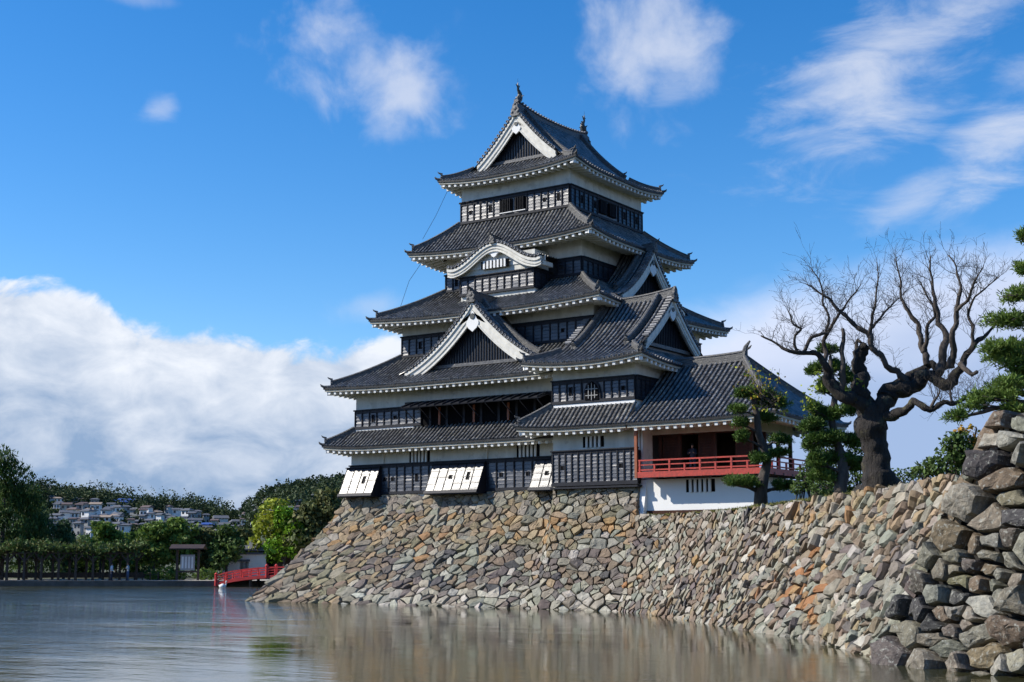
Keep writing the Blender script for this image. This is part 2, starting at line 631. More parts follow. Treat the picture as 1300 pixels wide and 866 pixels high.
def tile_row(mb, ends, pts, e, r=.070):
    """one row of half-round cover tiles, low end first"""
    P = resample(pts, .32)
    if len(P) < 2:
        return
    e = Vector((e[0], e[1], 0)).normalized()
    rings = []
    for i in range(len(P) - 1):
        d = (P[i + 1] - P[i]).normalized()
        nn = e.cross(d)
        if nn.z < 0:
            nn = -nn
        j = random.uniform(-.006, .006)
        for p, rr in ((P[i], r + .012 + j), (P[i + 1], r - .008 + j)):
            rings.append([p + e * cos(t) * rr + nn * (sin(t) * rr + .0) for t in (pi, pi * .72, pi * .5, pi * .28, 0)])
    # saw-tooth along the slope: separate islands give each tile its own tone
    for i in range(0, len(rings), 2):
        mb.loft([rings[i], rings[i + 1]], closed=False)
    if ends is not None:
        d = (P[1] - P[0]).normalized()
        nn = e.cross(d)
        if nn.z < 0:
            nn = -nn
        c = P[0] - d * .04 + nn * .012
        ring = lambda q, rr: [q + e * cos(2 * pi * k / 8) * rr + nn * sin(2 * pi * k / 8) * rr for k in range(8)]
        ends.loft([ring(P[0] + d * .02, r + .035), ring(c, r + .035), ring(c, r - .0), ring(c + d * .015, r - .02)], caps=True)


def beam(mb, pts, w, h, base=-.12, layers=True, cap=True):
    """stacked-tile ridge swept along pts"""
    pts = [Vector(p) for p in pts]
    rings = []
    if layers:
        prof = [(-.5, base / h), (-.5, .28), (-.44, .30), (-.44, .50), (-.38, .52), (-.38, .74), (-.48, .76), (-.30, .93), (0, 1.0)]
    else:
        prof = [(-.5, base / h), (-.5, .6), (-.28, .92), (0, 1.0)]
    prof = prof + [(-x, y) for x, y in prof[-2::-1]]
    for i, p in enumerate(pts):
        d = pts[min(i + 1, len(pts) - 1)] - pts[max(0, i - 1)]
        e = Vector((-d.y, d.x, 0)).normalized()
        d.normalize()
        up = d.cross(e)
        if up.z < 0:
            up = -up
        rings.append([p + e * x * w + up * y * h for x, y in prof])
    mb.loft(rings, closed=True, caps=cap)


def oni(mb, pos, n, size=.6, horn=True):
    """ridge-end ornament: scrolled shield with boss, and a horn tile above it"""
    n = Vector((n[0], n[1], 0)).normalized()
    e = Vector((-n.y, n.x, 0))
    pos = Vector(pos)
    o = [(-.62, -.25), (-.78, -.05), (-.62, .12), (-.70, .38), (-.48, .52), (-.40, .80), (-.16, .98), (0, 1.08)]
    o = o + [(-x, y) for x, y in o[-2::-1]]
    k = size
    mb.slab([pos + e * x * k * .62 + Vector((0, 0, y * k)) - n * .05 for x, y in o], n, .14 * k + .05)
    for (x, y, r) in ((0, .45, .2), (-.3, .12, .14), (.3, .12, .14), (0, .86, .12)):
        c = pos + e * x * k + Vector((0, 0, y * k)) + n * (.1 * k)
        mb.tube([c, c + n * .08 * k, c + n * .11 * k], [r * k, r * k * .9, r * k * .3], 8)
    if horn:
        c = pos + Vector((0, 0, .95 * k)) - n * .15 * k
        mb.tube([c, c + n * .3 * k + Vector((0, 0, .02)), c + n * .62 * k + Vector((0, 0, .16 * k)), c + n * .8 * k + Vector((0, 0, .36 * k))],
                [.09 * k + .02, .10 * k + .02, .085 * k + .01, .03 * k], 7)


def prof_f(H, c):
    return lambda t: H * ((1 - c) * t + c * t * t)


class Roof:
    """hipped tiled roof over the rectangle X0..X1 x Y0..Y1 rising to the rectangle x0..x1 x y0..y1"""

    def __init__(s, X0, X1, Y0, Y1, x0, x1, y0, y1, z, top, lift=.3, W=1.8, c=.25, pitch=.285, ext=None, grange=None, hipf=None):
        s.z, s.lift, s.W, s.pitch = z, lift, W, pitch
        s.f = hipf or prof_f(top - z, c)
        C = [(X0, Y0), (X1, Y0), (X1, Y1), (X0, Y1)]
        Q = [(x0, y0), (x1, y0), (x1, y1), (x0, y1)]
        s.C, s.Q = C, Q
        s.sides = []
        for i in range(4):
            P0, P1 = np.array(C[i], float), np.array(C[(i + 1) % 4], float)
            Q0, Q1 = np.array(Q[i], float), np.array(Q[(i + 1) % 4], float)
            L = np.linalg.norm(P1 - P0)
            e = (P1 - P0) / L
            n = np.array([-e[1], e[0]])
            s.sides.append(dict(P0=P0, e=e, n=n, L=L, a0=max(.01, (Q0 - P0) @ e), a1=max(.01, (P1 - Q1) @ e), D=(Q0 - P0) @ n,
                                ext=(ext or {}).get(i), gr=(grange or {}).get(i)))

    def q(s, sd, u):
        return min(u / sd['a0'] if sd['a0'] > .02 else 9, (sd['L'] - u) / sd['a1'] if sd['a1'] > .02 else 9)

    def pt(s, sd, u, t, dz=0):
        q = max(0, s.q(sd, u))
        lf = s.lift * max(0, 1 - q / s.W) ** 2 * max(0, 1 - t)
        p = sd['P0'] + sd['e'] * u + sd['n'] * sd['D'] * t
        return (p[0], p[1], s.z + s.f(t) + lf + dz)

    def tmax(s, sd, u):
        if sd['ext'] and sd['gr'] and sd['gr'][0] <= u <= sd['gr'][1]:
            return sd['ext']
        return max(0.0, min(1, s.q(sd, u)))

    def build(s, parent, name='roof', sides=(0, 1, 2, 3), eaves=(0, 1, 2, 3), hips=(0, 1, 2, 3), rafters=True, hip_h=.34, cut=None):
        pan, tile, end = MB(), MB(), MB()
        for i in sides:
            sd = s.sides[i]
            n = int(sd['L'] / s.pitch)
            off = (sd['L'] - n * s.pitch) / 2
            us = [off + k * s.pitch for k in range(n + 1)]
            if sd['gr']:
                us = sorted(us + [g + d for g in sd['gr'] for d in (-.001, .001)])
            bounds = [0] + us + [sd['L']]
            m = 8
            for u0, u1 in zip(bounds, bounds[1:]):
                if u1 - u0 < .0005:
                    continue
                t0, t1 = s.tmax(sd, u0), s.tmax(sd, u1)
                if u1 - u0 < .003:
                    continue
                A = [s.pt(sd, u0, t0 * k / m, -.02) for k in range(m + 1)]
                B = [s.pt(sd, u1, t1 * k / m, -.02) for k in range(m + 1)]
                pan.loft([[a, b_] for a, b_ in zip(A, B)], closed=False)
            for k in range(n + 1):
                u = off + k * s.pitch
                t = s.tmax(sd, u)
                if t < .04:
                    continue
                if cut and cut(i, u):
                    continue
                tile_row(tile, end, [s.pt(sd, u, t * j / 8, .005) for j in range(9)], sd['e'])
        rf = pan.build(name, 'tile_pan', parent)
        tile.build('cover_tiles', 'tile_cover', rf, smooth=False)
        end.build('tile_ends', 'tile_end', rf)
        # eave: dark tile edge, two white fascia steps, white rafters, soffit
        eb, wb, sb, rb = MB(), MB(), MB(), MB()

        def ring(i, d, dz, m=26):
            sd = s.sides[i]
            out = []
            for k in range(m + 1):
                u = sd['L'] * k / m
                q = max(0, s.q(sd, u))
                lf = s.lift * max(0, 1 - q / s.W) ** 2
                uu = d + (sd['L'] - 2 * d) * k / m
                p = sd['P0'] + sd['e'] * uu + sd['n'] * d
                out.append((p[0], p[1], s.z + lf + dz))
            return out
        for i in eaves:
            eb.loft([ring(i, -.03, -.015), ring(i, -.02, -.125), ring(i, .10, -.13)], closed=False)
            wb.loft([ring(i, .05, -.10), ring(i, .05, -.255), ring(i, .26, -.255)], closed=False)
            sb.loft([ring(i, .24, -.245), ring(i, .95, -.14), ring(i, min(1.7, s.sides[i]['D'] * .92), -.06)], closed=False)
            if rafters:
                sd = s.sides[i]
                n = int((sd['L'] - .6) / .47)
                off = (sd['L'] - n * .47) / 2
                for k in range(n + 1):
                    u = off + k * .47
                    q = max(0, s.q(sd, u))
                    lf = s.lift * max(0, 1 - q / s.W) ** 2
                    dd = min(1.5, q * sd['D'] * .98)
                    if dd < .3:
                        continue
                    a = sd['P0'] + sd['e'] * u + sd['n'] * .11
                    b_ = sd['P0'] + sd['e'] * u + sd['n'] * max(.5, dd)
                    rb.bar((a[0], a[1], s.z + lf - .335), (b_[0], b_[1], s.z + lf * .6 - .335 + .16 * (max(.5, dd) - .11)), .17, .18)
        o = wb.build('fascia', 'fascia', rf)
        eb.build('eave_edge', 'tile_pan', rf)
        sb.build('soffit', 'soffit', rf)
        if rafters:
            rb.build('rafters', 'plaster_white', rf)
        for i in hips:
            sd = s.sides[i]
            hb = MB()
            T = 1.0
            P = []
            for k in range(11):
                t = T * k / 10
                p = s.pt(sd, sd['a0'] * t, t)
                P.append((p[0], p[1], p[2] + .03))
            beam(hb, P[1:], .26, hip_h * .9)
            d = Vector(P[0]) - Vector(P[2])
            oni(hb, (P[1][0], P[1][1], P[1][2] - .02), d, .42, horn=True)
            # lower corner horn
            c = Vector(P[0])
            dn = Vector((d.x, d.y, 0)).normalized()
            hb.tube([c - dn * .5 + Vector((0, 0, .06)), c + Vector((0, 0, .02)), c + dn * .16 + Vector((0, 0, .10)), c + dn * .22 + Vector((0, 0, .2))], [.09, .10, .07, .02], 6)
            # hip rafter end
            hb.build('hip_ridge', 'ridge_tile', rf)
            hr = MB()
            hr.bar(c - dn * 1.9 + Vector((0, 0, -.30)), c - dn * .22 + Vector((0, 0, -.40)), .2, .24)
            hr.build('corner_rafter', 'plaster_white', rf)
        return rf


def gable(parent, O, e, n, prof, w, over=.35, back=3.0, slopes=True, setback=.30, board=.46, ridge=True, ridge_h=.5, kudari=.9, kend=.86,
          name='gable', dfoot=None, ridge_w=.34, battens=True, panel='board', pend=True, zsill=None, karahafu=False):
    """front-facing gable. O: plan point under the apex in the gable plane, e: width direction, n: outward, prof(d): tile surface height"""
    O = np.array(O, float)
    e, n = np.array(e, float), np.array(n, float)

    def P(d, k, z):
        p = O + e * d + n * k
        return (p[0], p[1], z)
    dfoot = dfoot or w
    m = 16
    root = None
    if slopes:
        pan, tile, end = MB(), MB(), MB()
        nn = int((over + back) / .285)
        for sg in (-1, 1):
            pan.loft([[P(sg * w * k / m, over, prof(w * k / m)), P(sg * w * k / m, -back, prof(w * k / m))] for k in range(m + 1)], closed=False)
            for j in range(nn + 1):
                kk = over - .12 - j * .285
                tile_row(tile, None, [P(sg * w * k / m, kk, prof(w * k / m) + .005) for k in range(m, -1, -1)], n)
            und = MB()
        root = pan.build(name, 'tile_pan', parent)
        tile.build('cover_tiles', 'tile_cover', root)
    vb, wb, tb, kb = MB(), MB(), MB(), MB()
    for sg in (-1, 1):
        path = [P(sg * dfoot * k / m, over, prof(dfoot * k / m)) for k in range(m + 1)]
        rs = resample(path, .27)
        nv = Vector((n[0], n[1], 0))
        for i, q in enumerate(rs[1:]):
            a = rs[i]
            t = (q - a).normalized()
            u = nv.cross(t)
            if u.z < 0:
                u = -u
            c = (q + a) / 2 + u * .03
            ring = lambda cc, rr: [cc + t * cos(2 * pi * k / 8) * rr + u * sin(2 * pi * k / 8) * rr for k in range(8)]
            vb.loft([ring(c - nv * .35, .09), ring(c + nv * .06, .10), ring(c + nv * .06, .075), ring(c + nv * .03, .07)], caps=True)
        # bargeboard in two steps

        def off(k, dd):
            d = dfoot * k / m
            t = max(.02, prof(max(0, d - .05)) - prof(d + .05)) / .1
            s_ = 1 / sqrt(1 + t * t)
            return d * 1.0, prof(d) - dd / max(.45, s_)
        for (d0, d1, k0, k1) in ((.10, .24, over - .0, over - .24), (.235, .26 + board * .5, over - .07, over - .22), (.25 + board * .5, .26 + board * .9, over - .12, over - .22), (.255 + board * .9, .27 + board, over - .08, over - .2)):
            rg = []
            for k in range(m + 1):
                g = 1 + .25 * k / m
                da, za = off(k, d0)
                db, zb = off(k, d0 + (d1 - d0) * g)
                rg.append([P(sg * da, k0, za), P(sg * db, k0, zb), P(sg * db, k1, zb), P(sg * da, k1, za)])
            wb.loft(rg, caps=True)
        # soffit behind the board
        wb.loft([[P(sg * dfoot * k / m, over - .1, off(k, .12)[1]), P(sg * dfoot * k / m, -setback, off(k, .12)[1])] for k in range(m + 1)], closed=False)
        if kudari:
            kp = [P(sg * dfoot * kend * k / m, over - kudari, prof(dfoot * kend * k / m) + .03) for k in range(m + 1)]
            beam(kb, kp, .30, .34)
            oni(kb, (kp[-1][0], kp[-1][1], kp[-1][2] + .0), (sg * e[0], sg * e[1]), .40, horn=True)
    v = vb.build('verge_tiles', 'tile_end', root or parent)
    if root is None:
        root = v
    wb.build('bargeboard', 'plaster_trim', root)
    if kudari:
        kb.build('descending_ridge', 'ridge_tile', root)
    # tympanum
    zb = zsill if zsill is not None else prof(dfoot)
    ws = dfoot
    out = []
    K = 12
    for k in range(-K, K + 1):
        d = ws * k / K
        out.append(P(d, -setback, max(zb + .001 * k, prof(abs(d)) - .15)))
    tb.slab([P(ws, -setback, zb - .3), P(-ws, -setback, zb - .3)] + out, (-n[0], -n[1], 0), .12)
    tp = tb.build('gable_panel', panel, root)
    if battens:
        bb = MB()
        k = -int(ws / .2)
        while k * .2 < ws:
            d = k * .2
            zt = prof(abs(d)) - .3
            if zt > zb + .1:
                bb.box((*P(d, -setback + .03, 0)[:2], (zb + zt) / 2), (.07, .06, zt - zb), tuple(e))
            k += 1
        bb.build('battens', 'board_frame', tp)
    if zsill is not None:
        qb = MB()
        qb.box((*P(0, -setback + .10, 0)[:2], zb - .02), (2 * ws * .80, .24, .2), tuple(e))
        qb.build('sill', 'ridge_dark', root)
    if pend:
        gb = MB()
        zt = prof(0) - .30 - (.18 + board) * 1.2
        o = [(-.05, .42), (-.30, .20), (-.62, .02), (-.95, -.35), (-.80, -.30), (-.55, -.18), (-.42, -.10), (-.44, -.32), (-.30, -.55), (-.12, -.68), (0, -.78)]
        o = o + [(-x, y) for x, y in o[-2::-1]]
        sc_ = min(1.05, max(.7, w / 4.6))
        gb.slab([P(x * sc_, over - .17, zt + y * sc_) for x, y in o], (n[0], n[1], 0), .10)
        gp = gb.build('pendant', 'plaster_white', root)
        cb = MB()
        c = Vector(P(0, over - .08, zt + .12 * sc_))
        nv = Vector((n[0], n[1], 0))
        cb.tube([c, c + nv * .06], [.19 * sc_, .17 * sc_], 8)
        cb.build('boss', 'bronze', gp)
    if ridge:
        rb = MB()
        L = back + over
        rp = [P(0, over + .05 - L * k / 10, prof(0) + .05 + ridge_h * .16 * ((1 - k / 10) ** 4)) for k in range(11)]
        beam(rb, rp, ridge_w, ridge_h)
        oni(rb, (rp[0][0], rp[0][1], rp[0][2] - .12), n, ridge_h * 1.3)
        rb.build('ridge', 'ridge_tile', root)
    return root


def board_wall(parent, p0, p1, z0, z1, out=.06, pitch=.60, holes=(), gaps=(), top=.24, bot=.16, tilt=0.0, name='weatherboards', bh=.205, bat=(.035, .065)):
    """lacquered clapboards with battens and rails on the line p0-p1; outward is to the right of p0->p1"""
    p0, p1 = np.array(p0, float), np.array(p1, float)
    L = np.linalg.norm(p1 - p0)
    e = (p1 - p0) / L
    n = np.array([e[1], -e[0]])
    tt = math.tan(tilt)

    def P(u, k, z):
        k = k + (z1 - z) * tt
        q = p0 + e * u + n * k
        return (q[0], q[1], z)
    bm_, fr, vo = MB(), MB(), MB()
    nb = max(1, round(L / pitch))
    ed = [L * i / nb for i in range(nb + 1)]
    zz0, zz1 = z0 + bot, z1 - top
    nr = max(2, round((zz1 - zz0) / bh))
    for a, c in zip(ed, ed[1:]):
        mid = (a + c) / 2
        if any(g0 < mid < g1 for g0, g1 in gaps):
            continue
        for r in range(nr):
            za, zc = zz0 + (zz1 - zz0) * r / nr, zz0 + (zz1 - zz0) * (r + 1) / nr
            j0, j1 = random.gauss(0, .0022), random.gauss(0, .0022)
            o0, o1 = out + .022 + j0, out + .004 + j0 + random.gauss(0, .003)
            # each board: a shallow convex strip so its edge catches the light
            zm = za + (zc - za) * .22
            bm_.add([P(a + .02, o0 - .02, za), P(c - .02, o0 - .02 + j1, za), P(c - .02, o0 + j1, za + .012), P(a + .02, o0, za + .012),
                     P(a + .02, o1 + .006, zm + .04), P(c - .02, o1 + .006 + j1, zm + .04), P(a + .02, o1 - .008, zc), P(c - .02, o1 - .008 + j1, zc)],
                    [(0, 1, 2, 3), (3, 2, 5, 4), (4, 5, 7, 6)])

    def fbox(u0, u1, za, zc, k0, k1):
        vs = [P(u0, k0, za), P(u1, k0, za), P(u1, k1, za), P(u0, k1, za), P(u0, k0, zc), P(u1, k0, zc), P(u1, k1, zc), P(u0, k1, zc)]
        return vs, [(0, 3, 2, 1), (4, 5, 6, 7), (0, 1, 5, 4), (1, 2, 6, 5), (2, 3, 7, 6), (3, 0, 4, 7)]
    for u in ed:
        if any(g0 + .05 < u < g1 - .05 for g0, g1 in gaps):
            continue
        fr.add(*fbox(max(0, u - bat[0]), min(L, u + bat[0]), z0 + .02, z1 - .02, 0, out + bat[1]))
    fr.add(*fbox(-.02, L + .02, z1 - top, z1 - .06, 0, out + .05))
    fr.add(*fbox(-.06, L + .06, z1 - .06, z1, 0, out + .13))
    fr.add(*fbox(-.02, L + .02, z0, z0 + bot, 0, out + .09))
    bm_.add([P(0, out - .02, z0), P(L, out - .02, z0), P(L, out - .02, z1 - .03), P(0, out - .02, z1 - .03)], [(0, 1, 2, 3)])
    o = bm_.build(name, 'board', parent)
    fr.build('battens', 'board_frame', o)
    if holes:
        hf = MB()
        for (i, kind) in holes:
            if i >= nb:
                continue
            u = (ed[i] + ed[i + 1]) / 2
            zc = (zz0 + zz1) / 2 + (.05 if kind == 't' else .02)
            w_, h_ = (.075, .22) if kind == 't' else (.085, .10)
            vo.add(*fbox(u - w_, u + w_, zc - h_, zc + h_, 0, out + .032))
            hf.add(*fbox(u - w_ - .03, u + w_ + .03, zc + h_, zc + h_ + .035, 0, out + .05))
            hf.add(*fbox(u - w_ - .03, u - w_, zc - h_, zc + h_, 0, out + .05))
            hf.add(*fbox(u + w_, u + w_ + .03, zc - h_, zc + h_, 0, out + .05))
        vo.build('loophole', 'void', o)
        hf.build('loophole_frame', 'board_frame', o)
    return o


def slit_window(parent, p0, e, z0, z1, w, nslit, out=.0, barw=.5, name='barred_window', barmat='plaster_white'):
    """dark recess with thick vertical bars; p0 left bottom, outward is right of e"""
    p0, e = np.array(p0, float), np.array(e, float)
    n = np.array([e[1], -e[0]])
    vb, bb = MB(), MB()
    c = p0 + e * w / 2 + n * (out - .02)
    vb.box((c[0], c[1], (z0 + z1) / 2), (w, .05, z1 - z0), tuple(e))
    o = vb.build(name, 'void', parent)
    pw = w / nslit
    for k in range(1, nslit):
        c = p0 + e * pw * k + n * (out + .03)
        bb.box((c[0], c[1], (z0 + z1) / 2), (pw * barw, .11, z1 - z0 + .02), tuple(e))
    bb.build('bars', barmat, o)
    return o


def box_wall(parent, x0, x1, y0, y1, z0, z1, m='plaster', name='storey_wall'):
    b_ = MB()
    b_.box(((x0 + x1) / 2, (y0 + y1) / 2, (z0 + z1) / 2), (x1 - x0, y1 - y0, z1 - z0))
    return b_.build(name, m, parent)


# ------------------------------------------------------------------ the keep
keep = thing('castle_keep', 'tall black and white castle keep of five roofs on the stone base', 'castle keep', (0, 0, 6.4))


def ring_boards(parent, a, b_, z0, z1, holesA=(), holesB=(), pitch=.6, **kw):
    board_wall(parent, (-a, -b_), (a, -b_), z0, z1, holes=holesA, pitch=pitch, **kw)
    board_wall(parent, (a, -b_), (a, b_), z0, z1, holes=holesB, pitch=pitch)
    board_wall(parent, (a, b_), (-a, b_), z0, z1, pitch=pitch)
    board_wall(parent, (-a, b_), (-a, -b_), z0, z1, pitch=pitch)


# first storey
s1 = box_wall(keep, -9.43, 9.43, -8.96, 8.96, 6.25, 9.75, name='first_storey')
board_wall(s1, (-9.43, -8.96), (9.43, -8.96), 6.5, 8.39, holes=((4, 'q'), (5, 'q'), (8, 't'), (18, 'q'), (21, 'q'), (22, 't')), pitch=.62)
board_wall(s1, (-9.43, 8.96), (-9.43, -8.96), 6.5, 8.39, pitch=.62)
board_wall(s1, (9.43, -8.96), (9.43, 8.96), 6.5, 8.39, pitch=.62)
board_wall(s1, (9.43, 8.96), (-9.43, 8.96), 6.5, 8.39, pitch=.62)
slit_window(s1, (-4.72, -8.96), (1, 0), 8.40, 9.32, 1.6, 6)
slit_window(s1, (3.27, -8.96), (1, 0), 8.40, 9.32, 1.6, 6)
for x in (-6.75, 1.18):
    jb = MB()
    jb.box((x, -8.99, 8.95), (.10, .14, 1.1))
    jb.build('wall_post', 'plaster_trim', s1)


def stone_drop(x0, x1, y, zt, zb, outd, left=False, holes=()):
    tl = math.atan2(outd, zt - zb)
    o = board_wall(s1, (x0, y), (x1, y), zb, zt, holes=holes, pitch=.60, tilt=tl, name='stone_drop_panel', top=.10, out=.10, bat=(.018, .038), bh=.36)
    sb = MB()
    for x in (x0, x1):
        sb.slab([(x - .03, y, zt), (x - .03, y - outd - .1, zb), (x - .03, y, zb)], (1, 0, 0), .06)
    sb.box(((x0 + x1) / 2, y - (outd + .1) / 2, zb - .03), (x1 - x0 + .1, outd + .12, .06))
    sb.build('side_board', 'board_frame', o)


stone_drop(-9.6, -6.9, -9.0, 8.25, 6.42, .85, holes=((2, 't'),))
stone_drop(-2.75, 1.12, -9.0, 8.25, 6.42, .85, holes=((2, 'q'), (4, 't')))
stone_drop(4.75, 7.3, -9.0, 8.25, 6.42, .85, holes=((1, 'q'),))
pb = MB()
board_wall(s1, (-9.45, -6.0), (-9.45, -9.0), 6.42, 8.25, pitch=.6, tilt=math.atan2(.85, 1.83), name='stone_drop_panel', top=.1, out=.1)

Roof(-10.74, 10.74, -10.26, 10.26, -9.26, 9.26, -8.79, 8.79, 9.42, 10.58, lift=.22, W=2.6, c=.1).build(keep, 'roof')

# second storey
s2 = box_wall(keep, -9.26, 9.26, -8.79, 8.79, 10.2, 13.3, name='second_storey')
ub = MB()
ub.box((-6.9, -8.83, 10.60), (4.8, .12, .10))
ub.build('plaster_sill', 'plaster_white', s2)
board_wall(s2, (-9.26, -8.79), (-3.9, -8.79), 10.65, 11.89, holes=((2, 't'), (5, 'q')), pitch=.60)
board_wall(s2, (5.6, -8.79), (9.26, -8.79), 10.65, 11.89, pitch=.60)
board_wall(s2, (9.26, -8.79), (9.26, 8.79), 10.65, 11.89)
board_wall(s2, (9.26, 8.79), (-9.26, 8.79), 10.65, 11.89)
board_wall(s2, (-9.26, 8.79), (-9.26, -8.79), 10.65, 11.89)
ob = MB()
ob.box((.85, -8.80, 11.20), (9.5, .06, 1.5))
op = ob.build('gallery_opening', 'void', s2)
for k in range(8):
    fb = MB()
    fb.box((-3.2 + k * 1.28, -8.84, 11.2), (.16, .10, 1.3))
    fb.build('gallery_post', 'board_frame', op)
for k, x in enumerate((-2.5, .1, 2.6)):
    fb = MB()
    fb.box((x, -8.85, 11.15), (.14, .08, 1.05))
    fb.build('prop', 'orange_wood', op)
# raised shutter board over the gallery
cb = MB()
cb.bar((-5.1, -8.9, 12.02), (5.65, -8.9, 12.02), .22, .2)
cb.slab([(-4.6, -8.9, 11.98), (5.6, -8.9, 11.98), (5.6, -10.0, 11.62), (-4.6, -10.0, 11.62)], (0, -.3, .9), .07)
cn = cb.build('raised_shutter', 'board_frame', s2)
cb = MB()
for k in range(17):
    x = -4.5 + k * .62
    cb.bar((x, -8.95, 12.09), (x, -10.05, 11.72), .07, .09)
for k in range(9):
    x = -4.4 + k * 1.22
    cb.bar((x, -8.86, 10.95), (x, -9.95, 11.6), .045)
cb.build('shutter_batten', 'board', cn)

Roof(-10.72, 10.72, -10.25, 10.25, -7.2, 7.2, -6.73, 6.73, 13.10, 15.28, lift=.20, W=2.2, c=.22).build(keep, 'roof')

# big triangular gable on the second roof
def chidori(zr, zf, w, cc):
    return lambda d: zr - (zr - zf) * ((1 + cc) * (d / w) - cc * (d / w) ** 2)


gable(keep, (0.1, -8.75), (1, 0), (0, -1), chidori(18.0, 14.0, 5.15, .52), 5.6, over=.38, back=3.2, dfoot=5.15, board=.50, ridge_h=.52, kend=.82, kudari=1.0, zsill=14.2)
gable(keep, (-8.9, 0), (0, -1), (-1, 0), chidori(18.0, 14.0, 5.15, .52), 5.6, over=.38, back=3.2, dfoot=5.15, board=.50, ridge_h=.52, kend=.82, kudari=1.0, zsill=14.2)

# third storey
s3 = box_wall(keep, -7.2, 7.2, -6.73, 6.73, 14.8, 17.65, name='third_storey')
ring_boards(s3, 7.2, 6.73, 15.30, 16.70, holesA=((2, 't'), (20, 'q')), pitch=.60)
Roof(-8.63, 8.63, -8.40, 8.40, -5.2, 5.2, -4.75, 4.75, 17.45, 19.65, lift=.28, W=2.0, c=.2).build(keep, 'roof')
gable(keep, (7.2, .1), (0, 1), (1, 0), chidori(21.8, 18.45, 4.0, .5), 4.5, over=.35, back=3.4, dfoot=4.0, board=.34, ridge_h=.42, kend=.80, zsill=18.6)
gable(keep, (-7.2, .1), (0, -1), (-1, 0), chidori(21.8, 18.45, 4.0, .5), 4.5, over=.35, back=3.4, dfoot=4.0, board=.34, ridge_h=.42, kend=.80, zsill=18.6)

# fourth storey and the bay with the curved gable
s4 = box_wall(keep, -5.2, 5.2, -4.75, 4.75, 19.2, 22.3, name='fourth_storey')
ring_boards(s4, 5.2, 4.75, 19.66, 20.85, holesA=((1, 't'),), pitch=.58)
bay = box_wall(keep, -2.75, 2.85, -6.4, -4.5, 18.6, 21.3, name='projecting_bay')
board_wall(bay, (-2.75, -6.4), (2.85, -6.4), 18.88, 20.12, pitch=.56)
board_wall(bay, (2.85, -6.4), (2.85, -4.7), 18.88, 20.12, pitch=.56)
board_wall(bay, (-2.75, -4.7), (-2.75, -6.4), 18.88, 20.12, pitch=.56)
slit_window(bay, (-1.05, -6.4), (1, 0), 20.42, 20.90, 2.1, 8, out=.2, barw=.5)


def kara(d):
    t = min(1, d / 3.55)
    return 22.02 - 1.32 * (0.5 - 0.5 * cos(pi * min(1, t / .93))) + (.10 * ((t - .85) / .15) ** 2 if t > .85 else 0)


gable(keep, (.05, -6.45), (1, 0), (0, -1), kara, 3.55, over=.5, back=2.0, setback=.0, board=.34, ridge_h=.34, kudari=None, battens=False, panel='plaster_white',
      pend=False, dfoot=3.55, zsill=None, name='curved_gable')
kb = MB()
o = [(-.5, .22), (-.42, .02), (-.25, -.02), (-.15, -.16), (0, -.24)]
o = o + [(-x, y) for x, y in o[-2::-1]]
kb.slab([(.05 + x, -6.72, 21.28 + y) for x, y in o], (0, -1, 0), .08)
kb.build('pendant', 'plaster_white', bay)
kb = MB()
for sg in (-1, 1):
    kb.box((.05 + sg * 3.45, -6.1, 20.32), (.22, 1.1, .26))
kb.build('bracket', 'plaster_trim', bay)

Roof(-7.02, 7.02, -6.55, 6.55, -4.19, 4.19, -4.49, 4.49, 21.92, 24.1, lift=.32, W=2.0, c=.18).build(keep, 'roof')

# top storey
s6 = box_wall(keep, -4.19, 4.19, -4.49, 4.49, 23.8, 27.0, name='top_storey')
G = ((3.2, 5.15),)
board_wall(s6, (-4.19, -4.49), (4.19, -4.49), 24.12, 25.61, holes=((1, 'q'), (4, 't'), (12, 'q'), (14, 't')), pitch=.52, gaps=G)
board_wall(s6, (4.19, -4.49), (4.19, 4.49), 24.12, 25.61, holes=((2, 't'), (5, 't'), (12, 't'), (15, 't')), pitch=.52, gaps=((3.2, 5.7),))
board_wall(s6, (4.19, 4.49), (-4.19, 4.49), 24.12, 25.61, pitch=.52)
board_wall(s6, (-4.19, 4.49), (-4.19, -4.49), 24.12, 25.61, pitch=.52)
for x in (-.93, .10):
    w_ = slit_window(s6, (x, -4.55), (1, 0), 24.46, 25.30, .84, 6, out=.06, barw=.16, barmat='board_frame')
    lb = MB()
    lb.box((x + .42, -4.68, 24.40), (.96, .10, .05))
    lb.build('window_ledge', 'plaster_white', w_)
for y in (-1.2, -.02):
    slit_window(s6, (4.25, y), (0, 1), 24.46, 25.30, 1.0, 6, out=.06, barw=.16, barmat='board_frame')

# top roof: hip-and-gable, ridge running away from the front
H5, A5 = 4.55, 5.33
hip5 = lambda t: H5 * (.48 * (t * 1.88 / A5) + .52 * (t * 1.88 / A5) ** 2)
L5 = 11.16
r5 = Roof(-5.33, 5.33, -5.58, 5.58, -3.45, 3.45, -4.0, 4.0, 26.72, 28, lift=.36, W=2.4, ext={1: A5 / 1.88, 3: A5 / 1.88},
          grange={1: (1.23, L5 - 1.23), 3: (1.23, L5 - 1.23)}, hipf=hip5).build(keep, 'roof')
zf5 = lambda d: 26.72 + H5 * (.48 * ((A5 - d) / A5) + .52 * ((A5 - d) / A5) ** 2)
for sg in (-1, 1):
    gable(r5, (0, sg * 4.0), (-sg, 0), (0, sg), zf5, 3.5, over=.35, back=0, slopes=False, ridge=False, dfoot=3.05, board=.46, kudari=.95, kend=1.15, zsill=28.0, setback=.25)
rb = MB()
beam(rb, [(0, -4.3 + 8.6 * k / 16, 31.0 + .34 * abs(k / 8 - 1) ** 2.4) for k in range(17)], .40, .56)
